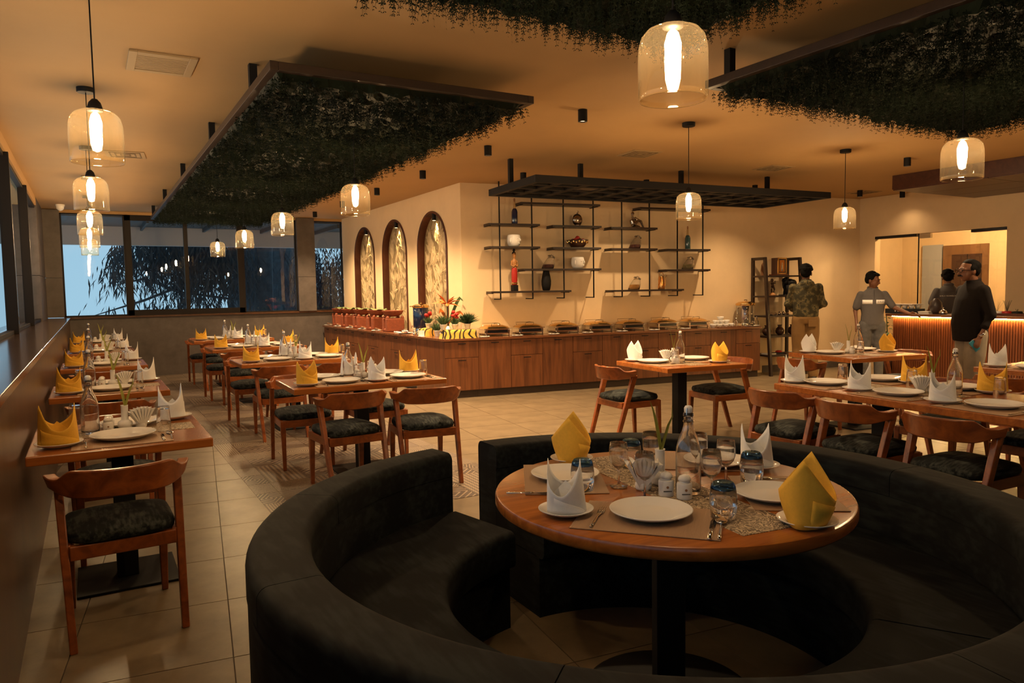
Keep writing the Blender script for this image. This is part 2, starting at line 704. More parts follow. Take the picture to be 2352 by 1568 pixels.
M['plate_print'] = plain('pale_brown_print', (.30, .22, .15), .4)
M['inkgrey'] = plain('grey_print', (.10, .09, .08), .6)
M['greyvase'] = plain('matt_grey_glaze', (.06, .045, .04), .35)
M['bookblue'] = plain('dark_blue_cover', (.014, .022, .035), .45)
M['bowlred'] = plain('red_glaze', (.36, .015, .012), .3)
M['clay'] = plain('dark_clay', (.055, .022, .012), .35, noise=.2, nscale=20)
M['bottleblue'] = plain('blue_bottle_glass', (.010, .016, .06), .1, coat=.6)
M['bottleteal'] = plain('teal_bottle_glass', (.03, .075, .08), .12, coat=.6)
M['cork'] = plain('cork', (.30, .14, .06), .8)
M['tanneck'] = plain('tan_bottle_neck', (.42, .26, .10), .5)
M['redcloth'] = plain('red_painted_wood', (.42, .018, .010), .5)
M['figskin'] = plain('carved_tan_wood', (.45, .20, .06), .5)
M['spice_r'] = plain('dark_red_spice', (.075, .018, .010), .9, noise=.3, nscale=80)
M['spice_g'] = plain('olive_spice', (.16, .12, .045), .9, noise=.3, nscale=80)
M['spice_o'] = plain('orange_spice', (.36, .16, .03), .9, noise=.3, nscale=80)
M['lift'] = wood('lift_frame_wood', (.15, .07, .03), (.24, .12, .05), (4, 4, 1), .5, .1)
M['liftdoor'] = plain('brushed_lift_door', (.075, .038, .026), .45, .4)
M['phone'] = plain('phone_case_blue', (.03, .16, .22), .4)
M['vent'] = plain('vent_paint', (.36, .24, .115), .7)
M['ventdark'] = plain('vent_slots', (.17, .11, .05), .7)
M['niche'] = plain('niche_gold_paper', (.24, .17, .08), .55, noise=.3, nscale=14, bump=.2)
M['relief'] = plain('niche_leaf_relief', (.44, .33, .18), .5, noise=.2, nscale=10)
# ------------------------------------------------------------------ floor
A = R(6.8)
CA, SA = math.cos(A), math.sin(A)
ZC = 2.98
flo = struct(MB().box(-.75, 17, -4.2, 15.2, -.12, -.004).build('floor', M['grout']))
BX0, BX1, BY0, BY1 = .985, 2.78, 4.605, 14.99


def in_frame(x, y, z=0.0, mg=60):
    d = np.array([x, y, z-EYE])
    t = d @ _f
    if t < .2:
        return None
    u = IW/2+FPX*(d @ _R)/t
    v = IH/2-FPX*(d @ _U)/t
    return t if -mg < u < IW+mg and -mg < v < IH+mg else None


def wall_y(x):
    return 9.42-math.tan(R(8))*(x-4.6)


PT = .611
tile_me = MB().box(-PT/2+.0025, PT/2-.0025, -PT/2+.0025, PT/2-.0025, -.012, 0).mesh('floor_tile', M['tile'])
cand = []
for i in range(-12, 40):
    for j in range(-14, 26):
        lx, ly = (i+.5)*PT, (j+.5)*PT
        x, y = .581+lx*CA+ly*SA, 4.267-lx*SA+ly*CA
        if x < -.55 or y > 15.1 or y < -3.9 or x > 15 or (x > 4.9 and y > wall_y(x)+.3) or (x > 4.3 and y > 9.9):
            continue
        if BX0+.45 < x < BX1-.45 and BY0+.45 < y < BY1:
            continue
        t = in_frame(x, y, 0, 90)
        cand.append((t if t else 1e3+math.hypot(x, y), x, y))
cand.sort()
rest = MB()
for k, (t, x, y) in enumerate(cand):
    if k < 290:
        obj('floor_tile', tile_me, flo, (x, y, 0), -A)
    else:
        rest.box(-PT/2+.0025, PT/2-.0025, -PT/2+.0025, PT/2-.0025, -.012, 0, Matrix.Translation((x, y, 0)) @ Matrix.Rotation(-A, 4, 'Z'))
tag(rest.build('far_floor_tiles', M['tile'], flo), kind='stuff')
# patterned tile band under the middle row of tables
band = struct(MB().box(BX0, BX1, BY0, BY1, -.003, .0006).build('floor_band', M['grout']))
bw = .30
bt_me = [MB().box(-bw/2+.0015, bw/2-.0015, -bw/2+.0015, bw/2-.0015, -.002, .0022).mesh('patterned_tile', m) for m in M['bt']]
xs = [BX0, 1.145]+[1.145+bw*k for k in range(1, 6)]+[BX1]
seq = [0, 0, 2, 3, 2, 1, 4, 3]
for i in range(7):
    x0, x1 = xs[i], xs[i+1]
    for j in range(35):
        y0 = BY0+bw*j
        y1 = min(y0+bw, BY1)
        if y1-y0 < .05:
            continue
        o = obj('patterned_tile', bt_me[seq[(j+i*3+(i % 2)) % 8]], band, ((x0+x1)/2, (y0+y1)/2, 0))
        o.scale = ((x1-x0)/bw, (y1-y0)/bw, 1)

# ------------------------------------------------------------------ ceiling and walls
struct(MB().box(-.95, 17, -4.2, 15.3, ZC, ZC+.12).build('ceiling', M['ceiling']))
wl = struct(MB().box(-.95, -.30, -4.2, 15, 0, 1.07).build('wall_left', M['ledge_wall']))
MB().box(-.95, -.285, -4.2, 15, 1.07, 1.11).build('ledge', M['ledge'], wl, bevel=.004)
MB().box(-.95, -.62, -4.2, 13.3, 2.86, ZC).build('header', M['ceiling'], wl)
for z0, z1 in ((1.11, 1.80), (1.806, ZC)):
    MB().box(-.95, -.62, 13.3, 15, z0, z1).build('stone_panel', M['stone'], wl)
wy = [-4.2, -1.4, 1.1, 3.6, 6.1, 8.6, 11.0, 13.3]
for i in range(len(wy)-1):
    y0, y1 = wy[i], wy[i+1]
    w = MB()
    w.box(-.70, -.60, y0, y0+.05, 1.11, 2.86)
    w.box(-.70, -.64, y0+.05, y1, 1.11, 1.15).box(-.70, -.64, y0+.05, y1, 2.82, 2.86)
    wo = struct(w.build('window_%d' % (i+1), M['win'], bevel=.003))
    MB().add([(-.68, y0+.05, 1.17), (-.68, y1, 1.17), (-.68, y1, 2.81), (-.68, y0+.05, 2.81)], [(0, 1, 2, 3)]).build('pane', M['pane_side'], wo)
# far wall with windows
wb = struct(MB().box(-.62, 4.75, 15, 15.2, 0, 1.085).build('wall_back', M['stone']))
MB().box(-.38, 4.6, 14.95, 15.2, 1.085, 1.118).build('sill', M['ledge'], wb)
MB().box(-.62, 4.75, 15, 15.2, 2.93, ZC).build('header', M['ceiling'], wb)
for x0, x1 in ((-.62, -.37), (3.66, 4.01)):
    for z0, z1 in ((1.118, 1.80), (1.806, 2.97)):
        MB().box(x0, x1, 14.93, 15.2, z0, z1).build('stone_panel', M['stone'], wb)


def back_window(n, x0, x1, z0, z1, fr, mull=()):
    w = MB()
    w.box(x0, x0+fr, 15.02, 15.10, z0, z1).box(x1-fr, x1, 15.02, 15.10, z0, z1)
    w.box(x0, x1, 15.02, 15.10, z0, z0+fr).box(x0, x1, 15.02, 15.10, z1-fr, z1)
    for m in mull:
        w.box(m-.035, m+.035, 15.01, 15.10, z0, z1)
    wo = struct(w.build('window_%d' % n, M['win'], bevel=.003))
    e = [x0]+list(mull)+[x1]
    for a, b in zip(e, e[1:]):
        MB().add([(a+.02, 15.06, z0+.02), (b-.02, 15.06, z0+.02), (b-.02, 15.06, z1-.02), (a+.02, 15.06, z1-.02)], [(0, 1, 2, 3)]).build('pane', M['pane'], wo)


back_window(10, -.37, .62, 1.118, 2.93, .025)
back_window(11, .62, 2.64, 1.118, 2.93, .10, (1.625,))
back_window(12, 2.64, 3.66, 1.118, 2.93, .02)
back_window(13, 4.01, 4.60, 1.118, 2.93, .02)

# wall with three arched niches (faces the window side)
from mathutils.geometry import tessellate_polygon
NI = [(13.62, .545), (12.04, .545), (10.44, .525)]
NZ0, NSP = .822, 2.125


def arch(cy, hw, z0=NZ0, n=24, grow=0.0):
    h = hw+grow
    pts = [(cy-h, z0)]
    pts += [(cy+h*math.cos(math.pi*(1-k/n)), NSP+h*math.sin(math.pi*(1-k/n))) for k in range(n+1)]
    pts += [(cy+h, z0)]
    return pts


outer = [(9.42, 0), (15.0, 0), (15.0, ZC), (9.42, ZC)]
polys = [[Vector((a, b, 0)) for a, b in outer]]+[[Vector((a, b, 0)) for a, b in arch(c, h)] for c, h in NI]
flat = [v for p in polys for v in p]
tri = tessellate_polygon(polys)
wm = MB()
wm.add([(4.6, v.x, v.y) for v in flat], [tuple(t) for t in tri])
wr = struct(wm.build('wall_arches', M['wall']))
for c, h in NI:
    a = arch(c, h)
    n = len(a)
    fr = MB()      # wooden reveal and raised rim
    o2 = arch(c, h, grow=.035)
    vs = [(4.585, y, z) for y, z in a]+[(4.60, y, z) for y, z in o2]+[(4.585, y, z) for y, z in o2]+[(4.70, y, z) for y, z in a]
    fs = []
    for k in range(n-1):
        fs.append((k, k+1, 2*n+k+1, 2*n+k))
        fs.append((2*n+k, 2*n+k+1, n+k+1, n+k))
        fs.append((k, 3*n+k, 3*n+k+1, k+1))
    fr.add(vs, fs)
    fo = fr.build('niche_frame', M['redwood'], wr)
    bk = MB().add([(4.70, y, z) for y, z in a], [tuple(range(n))]).build('niche_back', M['niche'], wr)
    rl = MB()      # raised palm leaves of the wall covering
    rr = random.Random(int(c*100))
    for q in range(95):
        y = rr.uniform(c-h+.05, c+h-.05)
        z = rr.uniform(NZ0, NSP+h*.85)
        if z > NSP and math.hypot(y-c, z-NSP) > h-.08:
            continue
        nf = rr.choice((1, 3, 5))
        base = rr.uniform(50, 130)
        for f in range(nf):
            an = R(base+(f-(nf-1)/2)*22)
            L = rr.uniform(.14, .30)
            wd = L*rr.uniform(.10, .17)
            dx, dz = math.cos(an), math.sin(an)
            pts = []
            for t, ww in ((0, .15), (.35, 1), (.7, .75), (1, 0)):
                py, pw = y+dx*L*t, z+dz*L*t
                pts.append(((4.697, py-dz*wd*ww, pw+dx*wd*ww), (4.688, py, pw), (4.697, py+dz*wd*ww, pw-dx*wd*ww)))
            if any(abs(p[1][1]-c) > h-.02 for p in pts) or (pts[3][1][2] > NSP and math.hypot(pts[3][1][1]-c, pts[3][1][2]-NSP) > h-.03):
                continue
            vv = [p for row in pts for p in row]
            rl.add(vv, [(3*k, 3*k+1, 3*k+4, 3*k+3) for k in range(3)]+[(3*k+1, 3*k+2, 3*k+5, 3*k+4) for k in range(3)])
    tag(rl.build('leaf_relief', M['relief'], bk), kind='stuff')
    lp = thing('niche_spotlight', 'small black spotlight under the top of the %s arched niche' % {13.62: 'farthest', 12.04: 'middle', 10.44: 'nearest'}[c], 'spotlight', (4.645, c, NSP+h-.004))
    MB().cyl(.032, -.10, 0, 16).build('can', M['black'], lp, auto=40)
    MB().lathe([(.026, -.1015), (0, -.1016)], 8).build('lens', M['lens'], lp)
    ld = bpy.data.lights.new('niche_light', 'SPOT')
    ld.energy = NICHE_W
    ld.color = (1, .70, .32)
    ld.spot_size = R(62)
    ld.spot_blend = .7
    ld.shadow_soft_size = .02
    lo = bpy.data.objects.new('niche_light', ld)
    COL.objects.link(lo)
    lo.parent = lp
    lo.location = (0.02, 0, -.11)
    lo.rotation_euler = (0, R(-7), 0)

# wall behind the buffet, turned 8 degrees
WA = R(8)
Rw = Matrix.Translation((4.6, 9.42, 0)) @ Matrix.Rotation(-WA, 4, 'Z')
wf = struct(MB().box(0, 7.6, 0, .2, 0, ZC).build('wall_buffet', M['wall'], loc=(4.6, 9.42, 0), rz=-WA))
MB().box(5.32, 7.6, -.012, 0, 0, .115).build('skirting', M['stone'], wf)


def on_wall(s, off, z=0.0):
    p = Rw @ Vector((s, -off, z))
    return p


# right-hand wall with glass partition, corridor behind
GX = 12.0
wg = struct(MB().box(GX, GX+.15, -4.2, 5.94, 0, ZC).box(GX, GX+.15, 5.94, 8.08, 2.292, ZC).box(GX, GX+.15, 8.08, 8.6, 0, ZC).build('wall_right', M['wall']))
struct(MB().box(-.95, 17, -4.35, -4.2, 0, ZC).build('wall_rear', M['ledge_wall']))
struct(MB().box(15.2, 15.4, -4.2, 9.8, 0, ZC).build('wall_corridor', M['wall']))
struct(MB().box(GX+.15, 15.4, 9.6, 9.8, 0, ZC).build('wall_corridor_end', M['wall']))
dg = struct(MB().box(GX+.055, GX+.07, 7.325, 7.34, 0, 2.292).build('door_1', M['win']))
for a, b in ((5.94, 6.42), (6.50, 7.325), (7.34, 8.08)):
    MB().add([(GX+.06, a, .02), (GX+.06, b, .02), (GX+.06, b, 2.27), (GX+.06, a, 2.27)], [(0, 1, 2, 3)]).build('pane', M['gpart'], dg)
MB().box(GX-.004, GX+.1, 7.36, 8.08, 2.245, 2.288).build('top_rail', M['blackg'], dg)
MB().box(GX-.004, GX+.1, 5.94, 6.46, 2.245, 2.288).build('top_rail', M['blackg'], dg)
MB().box(GX+.03, GX+.09, 7.12, 7.30, 2.21, 2.285).build('patch_fitting', M['steel'], dg)
ew = struct(MB().box(15.12, 15.2, 7.83, 8.68, 0, 2.22).build('door_2', M['lift']))
MB().box(15.10, 15.118, 7.92, 8.18, 0, 2.03).build('lift_leaf', M['liftdoor'], ew)
MB().box(15.10, 15.118, 8.195, 8.49, 0, 2.03).build('lift_leaf', M['liftdoor'], ew)
MB().box(15.10, 15.119, 8.18, 8.195, 0, 2.03).build('lift_gap', M['black'], ew)
MB().box(15.095, 15.118, 8.53, 8.60, 1.05, 1.35).build('call_panel', M['phone'], ew)
struct(MB().box(15.14, 15.2, 8.72, 9.12, 0, 2.25).build('door_3', M['frost']))
struct(MB().box(14.9, 15.2, 6.7, 7.1, 0, ZC).build('trim_1', M['wall']))
struct(MB().box(4.6, 5.0, 9.42, 9.44, 0, .01).build('trim_2', M['stone']))

# ------------------------------------------------------------------ outside, seen through the windows
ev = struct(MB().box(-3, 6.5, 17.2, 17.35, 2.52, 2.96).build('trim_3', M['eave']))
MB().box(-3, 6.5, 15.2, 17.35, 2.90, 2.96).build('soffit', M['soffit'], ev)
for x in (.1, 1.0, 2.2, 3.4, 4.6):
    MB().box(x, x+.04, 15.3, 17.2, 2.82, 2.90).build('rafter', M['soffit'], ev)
struct(MB().box(-2.6, -.95, -4, 15.3, 2.9, 2.98).box(-2.6, -2.48, -4, 15.3, 2.55, 2.9).build('trim_4', M['eave']))


def px_on_y(x, y, c):
    d = ray(x, y)
    t = c/d[1]
    return d[0]*t, c, EYE+d[2]*t


def leaf(mb, p, L, w, an, tilt, tw):
    d = Vector((math.sin(an)*math.sin(tilt), math.cos(an)*math.sin(tilt)*.6, -math.cos(tilt)))
    s = d.cross(Vector((math.cos(tw), math.sin(tw), .1))).normalized()*w
    p = Vector(p)
    mb.add([p, p+d*L*.4+s, p+d*L, p+d*L*.4-s], [(0, 1, 2, 3)])


def tree(label, leaves, trunk, branches, tr_k=1.0):
    t = thing('tree', label, 'tree', (*trunk[0][:2], trunk[0][2]))
    o = Vector(t.location)
    tk = MB()
    tk.tube([Vector(p)-o for p in trunk], [r*tr_k for r in [.42, .40, .36, .34][:len(trunk)]], 10)
    tk.build('trunk', M['bark'], t, smooth=True)
    bb = MB()
    for b in branches:
        bb.tube([Vector(p)-o for p in b], [.03]*(len(b)-1)+[.008], 5)
    bb.build('branches', M['bark'], t)
    f = MB()
    for (p, L, w, an, ti, tw) in leaves:
        leaf(f, Vector(p)-o, L, w, an, ti, tw)
    tag(f.build('foliage', M['treeleaf'], t), kind='stuff')
    return t


def hanging(rr, cnt, regions, y0, y1, L0, L1):
    out = []
    for _ in range(cnt):
        (xa, ya, xb, yb) = rr.choices([g[:4] for g in regions], [g[4] for g in regions])[0]
        # strings of leaves hanging from a twig
        sx, sy = rr.uniform(xa, xb), rr.uniform(ya, yb)
        dep = rr.uniform(y0, y1)
        p = Vector(px_on_y(sx, sy, dep))
        sl = rr.uniform(-.12, .12)
        for k in range(rr.randint(3, 7)):
            q = p+Vector((sl*k, rr.uniform(-.1, .1), -.14*k))
            out.append((q, rr.uniform(L0, L1), rr.uniform(.010, .024), rr.uniform(0, 6.28), rr.uniform(.05, .8), rr.uniform(0, 3.14)))
    return out


rr = random.Random(3)
lv = hanging(rr, 1700, [(310, 500, 560, 585, 15), (400, 570, 570, 650, 6), (330, 585, 420, 640, 1.5), (255, 540, 310, 585, .9), (255, 590, 300, 640, .25), (235, 698, 330, 728, .6), (330, 690, 560, 722, 3)], 17.6, 20.5, .18, .34)
tr = [px_on_y(606, y, 19.5) for y in (1000, 720, 600, 380)]
br = [[px_on_y(*q, 18.8) for q in b] for b in (((590, 430), (480, 500), (360, 530), (250, 590), (235, 640)), ((600, 470), (470, 540), (330, 600), (262, 620)),
                                              ((560, 640), (420, 655), (330, 690), (212, 726)), ((560, 690), (420, 672), (330, 640), (262, 655)), ((600, 450), (520, 560), (430, 640)))]
tree('big dark tree with drooping leaves behind the sliding window', lv, tr, br, .6)
lv = hanging(rr, 700, [(560, 540, 650, 715, 6), (640, 600, 690, 715, 2), (650, 540, 700, 580, .6)], 22, 23.5, .2, .4)
tr = [px_on_y(606, y, 23) for y in (1000, 720, 600, 380)]
tree('thick dark tree trunk wrapped in leaves beside the stone column', lv, tr, [[px_on_y(*q, 22.5) for q in ((620, 560), (680, 580), (700, 640))]], 2.6)
lv = hanging(rr, 900, [(690, 585, 800, 715, 6), (690, 560, 800, 590, .8)], 17.9, 19.6, .10, .22)
tr = [px_on_y(745, y, 18.8) for y in (1000, 760, 690)]
tree('leafy shrub outside the narrow window beside the arch wall', lv, tr, [[px_on_y(*q, 18.8) for q in ((745, 690), (720, 620), (700, 590))]])
lv = []
for _ in range(420):
    xx = rr.uniform(-6.5, -3.2)
    yy = rr.uniform(11, 26)
    zz = rr.choice((rr.uniform(1.9, 3.3), rr.uniform(.9, 1.5)))
    for k in range(4):
        lv.append((Vector((xx, yy, zz-.13*k)), rr.uniform(.2, .35), .02, rr.uniform(0, 6.28), rr.uniform(.05, .7), rr.uniform(0, 3.14)))
tree('drooping tree outside the left-hand windows', lv, [(-7.2, 19, -2), (-7.1, 19, 1.5), (-7.0, 19, 4)], [[(-7, 19, 3), (-5.5, 17, 3.2), (-4, 15, 2.9), (-3.4, 13.5, 2.4)]])
# ------------------------------------------------------------------ pendant lamps
pend = thing('pendant_lamp', 'pendant', 'pendant lamp')
MB().lathe([(0, 2.945), (.056, 2.945), (.06, 2.95), (.06, 2.98), (0, 2.98)], 24).build('canopy', M['black'], pend, auto=40)
MB().cyl(.0035, 2.37, 2.946, 8).build('cord', M['black'], pend)
MB().lathe([(0, 2.39), (.012, 2.388), (.026, 2.372), (.034, 2.345), (.035, 2.332), (0, 2.332)], 20).build('socket', M['black'], pend, smooth=True)
MB().lathe([(.034, 2.336), (.06, 2.334), (.088, 2.322), (.107, 2.300), (.1155, 2.268), (.1175, 2.23), (.1175, 2.11), (.1165, 2.095), (.114, 2.090), (.111, 2.095), (.1115, 2.11)], 40).build('glass_shade', M['amber'], pend, smooth=True)
MB().lathe([(0, 2.333), (.018, 2.315), (.028, 2.28), (.026, 2.22), (.019, 2.19), (0, 2.182)], 10).build('bulb', M['bulb'], pend, smooth=True)
proto(pend)
PEND = [((.07, 4.06), 'amber glass pendant lamp over the nearest window-side table, biggest of the left row'),
        ((.055, 6.30), 'amber glass pendant lamp second in the row along the windows'),
        ((.05, 8.70), 'amber glass pendant lamp third in the row along the windows'),
        ((.05, 10.85), 'amber glass pendant lamp fourth in the row along the windows'),
        ((.055, 12.85), 'amber glass pendant lamp farthest in the row along the windows'),
        ((1.765, 1.945), 'large bright pendant lamp hanging above the round booth table'),
        ((4.91, 5.20), 'pendant lamp hanging above the square two-seat table'),
        ((7.50, 5.43), 'pendant lamp hanging in front of the ladder shelf'),
        ((4.71, 2.60), 'pendant lamp hanging above the long table at right'),
        ((1.93, 5.90), 'pendant lamp under the fern panel above the nearest middle-row table'),
        ((1.86, 8.20), 'pendant lamp under the fern panel above the second middle-row table'),
        ((1.88, 10.55), 'pendant lamp under the fern panel above the third middle-row table'),
        ((1.88, 12.95), 'pendant lamp under the fern panel nearest the sliding window')]
for (x, y), lab in PEND:
    place(pend, (x, y, 0), rnd.uniform(0, 3), lab, 'amber glass pendant lamps')
for (x, y), lab in (((.06, 1.6), 'unseen pendant lamp added beside the camera along the window ledge'), ((4.7, .1), 'unseen pendant lamp added behind the camera on the long-table side'), ((7.6, 2.7), 'unseen pendant lamp added above the table nearest the bar')):  # pendants out of view, added to light the foreground
    place(pend, (x, y, 0), 0, lab, 'amber glass pendant lamps')

# ------------------------------------------------------------------ cylinder downlights
dl = thing('downlight', 'downlight', 'downlight', (0, 0, ZC))
MB().lathe([(0, 0), (.04, 0), (.04, -.10), (.034, -.102), (.034, -.09), (0, -.09)], 20).build('can', M['black'], dl, auto=40)
MB().lathe([(.033, -.0900), (0, -.0902)], 8).build('lens', M['lens'], dl)
ld = bpy.data.lights.new('downlight_beam', 'SPOT')
ld.energy = SPOT_W
ld.color = WARM
ld.spot_size = R(128)
ld.spot_blend = 1.0
ld.shadow_soft_size = .05
lo = bpy.data.objects.new('downlight_beam', ld)
COL.objects.link(lo)
lo.parent = dl
lo.location = (0, 0, -.106)
proto(dl)
DL = [((3.73, 5.23), 'largest black cylinder downlight on the open ceiling centre'), ((3.73, 6.95), 'second black cylinder downlight of the receding ceiling row'),
      ((3.73, 8.70), 'third black cylinder downlight of the receding ceiling row'), ((3.73, 10.40), 'fourth black cylinder downlight of the receding ceiling row'),
      ((3.73, 12.09), 'fifth black cylinder downlight of the receding ceiling row'), ((3.73, 13.80), 'farthest black cylinder downlight near the window column'),
      ((8.68, 5.44), 'black cylinder downlight left of the wooden ceiling box'), ((10.9, 7.62), 'black cylinder downlight behind the pendant near the ladder shelf'),
      ((11.72, 7.42), 'black cylinder downlight below the wooden ceiling box corner'), ((4.98, 8.32), 'black cylinder downlight behind the left end of the lattice'),
      ((6.9, 8.15), 'black cylinder downlight hidden above the lattice middle'), ((8.8, 7.9), 'black cylinder downlight hidden above the lattice right end'), ((8.68, 3.2), 'unseen black cylinder downlight added above the bar side table')]  # the last one is out of view, added for its light
for (x, y), lab in DL:
    q = place(dl, (x, y, ZC), 0, lab, 'black cylinder downlights')
    if x > 10.5 or y > 7.7 and x > 4:
        for c in kids(q):
            if c.type == 'LIGHT':
                c.data = c.data.copy()
                c.data.energy = SPOT_W*(.03 if x > 11 else .28 if x > 10 else .32)
cl = thing('added_corridor_lamp', 'unseen round lamp added on the corridor ceiling behind the glass', 'ceiling lamp', (13.5, 7.2, ZC))  # unseen fixture added to brighten the corridor
MB().cyl(.12, -.02, 0, 24).build('rim', M['white'], cl, auto=40)
MB().cyl(.10, -.022, -.0201, 24).build('diffuser', M['lens'], cl)
ld = bpy.data.lights.new('added_corridor_light', 'POINT')
ld.energy = 130
ld.color = (1, .66, .32)
ld.shadow_soft_size = .1
lo = bpy.data.objects.new('added_corridor_light', ld)
COL.objects.link(lo)
lo.parent = cl
lo.location = (0, 0, -.16)

# ------------------------------------------------------------------ ceiling vents
t = thing('ceiling_vent', 'white slatted ceiling vent beside the left row of lamps', 'vent', (.49, 5.42, ZC))
MB().box(-.19, .19, -.20, .20, -.006, 0).build('plate', M['ventdark'], t)
f = MB()
f.box(-.20, -.15, -.22, .22, -.014, 0).box(.15, .20, -.22, .22, -.014, 0).box(-.15, .15, -.22, -.17, -.014, 0).box(-.15, .15, .17, .22, -.014, 0)
f.build('frame', M['vent'], t, bevel=.003)
for k in range(11):
    MB().box(-.15, .15, -.165+k*.030, -.147+k*.030, -.012, -.006).build('slat', M['vent'], t)
for (x, y, lab) in ((5.50, 6.61, 'square ceiling vent above the left half of the lattice'), (7.76, 6.66, 'square ceiling vent above the right half of the lattice'),
                    (11.2, 7.75, 'square ceiling vent near the wooden ceiling box'), (.42, 9.0, 'square ceiling vent beside the second pendant of the left row')):
    t = thing('ceiling_vent', lab, 'vent', (x, y, ZC), -A)
    MB().box(-.19, .19, -.19, .19, -.008, 0).build('plate', M['vent'], t, bevel=.003)
    for k in range(3):
        q = .15-k*.05
        MB().box(-q, q, -q, -q+.012, -.012, -.008).box(-q, q, q-.012, q, -.012, -.008).box(-q, -q+.012, -q, q, -.012, -.008).box(q-.012, q, -q, q, -.012, -.008).build('slat', M['ventdark'], t)
t = thing('security_camera', 'small white dome camera at the top of the corner column', 'camera', (-.33, 14.2, ZC))
MB().cyl(.07, -.03, 0, 20).build('base', M['white'], t, auto=40)
MB().lathe([(.06, -.03), (.055, -.07), (.03, -.095), (0, -.105)], 20).build('dome', M['white'], t, smooth=True)

# ------------------------------------------------------------------ hanging fern panels


def fern_panel(label, x0, x1, y0, y1, hang, cnt, lmin, lmax, leaf_s, seed, near_cut=None):
    t = thing('fern_panel', label, 'hanging planter', (x0, y0, ZC))
    w, d = x1-x0, y1-y0
    zt, zb = 2.825-ZC, 2.772-ZC
    for bx in ((0, .05, 0, d), (w-.05, w, 0, d), (.05, w-.05, 0, .05), (.05, w-.05, d-.05, d)):
        MB().box(*bx, zb, zt).build('frame_board', M['dwood'], t, bevel=.003)
    MB().box(.05, w-.05, .05, d-.05, zt-.012, zt-.004).build('backing', M['fernback'], t)
    for (hx, hy) in hang:
        MB().box(hx-.025, hx+.025, hy-.025, hy+.025, zt, 0).build('hanger', M['black'], t)
    rr = random.Random(seed)
    fm = MB()
    vs, fs = fm.v, fm.f
    # low-frequency clumps
    waves = [(rr.uniform(1.5, 6), rr.uniform(1.5, 6), rr.uniform(0, 6), rr.uniform(0, 6)) for _ in range(5)]
    # bumpy matted surface that the sprigs grow from
    nx, ny = int(w/.055), int(d/.055)
    hz = {}
    for i in range(nx+1):
        for j in range(ny+1):
            x, y = .03+(w-.06)*i/nx, .03+(d-.06)*j/ny
            h = sum(math.sin(a*x+p)*math.sin(b*y+g) for a, b, p, g in waves)/5
            edge = i in (0, nx) or j in (0, ny)
            hz[i, j] = len(vs)
            vs.append((x+rr.uniform(-.02, .02)*(not edge), y+rr.uniform(-.02, .02)*(not edge), zb+(.02 if edge else -.035+.035*h+rr.uniform(-.022, .022))))
    for i in range(nx):
        for j in range(ny):
            fs.append((hz[i, j], hz[i, j+1], hz[i+1, j+1], hz[i+1, j]))
    for q in range(cnt):
        x = rr.uniform(.03, w-.02)
        y = rr.uniform(.03, d-.02)
        h = sum(math.sin(a*x+p)*math.sin(b*y+g) for a, b, p, g in waves)/5
        if near_cut and y+y0 < near_cut:
            continue
        L = rr.uniform(lmin, lmax)*(1+.3*h)
        az = rr.uniform(0, 6.283)
        ex = .10 if x > w-.12 else 0
        ey = .10 if y > d-.12 else 0
        sp = rr.uniform(.05, .65)
        dx = math.cos(az)*sp+ex
        dy = math.sin(az)*sp+ey
        dv = Vector((dx, dy, -1.0)).normalized()
        sd = dv.cross(Vector((rr.uniform(-1, 1), rr.uniform(-1, 1), .2))).normalized()
        p0 = Vector((x, y, zb-.02+.035*h))
        npair = max(3, int(L/leaf_s*.9))
        o = len(vs)
        st = sd*.0016
        e_ = p0+dv*L+Vector((0, 0, -.35*L))
        m_ = p0+dv*L*.5+Vector((0, 0, -.09*L))
        vs += [tuple(p0-st), tuple(p0+st), tuple(m_+st), tuple(m_-st), tuple(e_)]
        fs += [(o, o+1, o+2, o+3), (o+3, o+2, o+4)]
        for k in range(npair):
            u = (k+.6)/npair
            c = p0+dv*(L*u)+Vector((0, 0, -.35*L*u*u))
            ls = leaf_s*(1.15-.6*u)
            for sg in (-1, 1):
                tip = c+sd*(sg*ls)+dv*ls*.55
                wdt = dv*ls*.28
                o = len(vs)
                md = (c+tip)/2
                vs += [tuple(c), tuple(md+wdt), tuple(tip), tuple(md-wdt)]
                fs.append((o, o+1, o+2, o+3))
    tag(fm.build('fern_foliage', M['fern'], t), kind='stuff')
    return t


hy = [.66, 2.54, 4.84, 7.17, 9.30]
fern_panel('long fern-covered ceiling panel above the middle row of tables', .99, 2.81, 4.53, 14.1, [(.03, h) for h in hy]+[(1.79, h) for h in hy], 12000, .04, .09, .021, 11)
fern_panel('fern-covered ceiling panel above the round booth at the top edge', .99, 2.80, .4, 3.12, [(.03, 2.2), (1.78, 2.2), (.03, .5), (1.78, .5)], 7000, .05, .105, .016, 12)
fern_panel('dark fern-covered ceiling panel at the upper right', 3.63, 6.6, .6, 3.69, [(.03, 2.9), (2.94, 2.9), (.03, .6), (2.94, .6)], 10000, .045, .095, .018, 13)

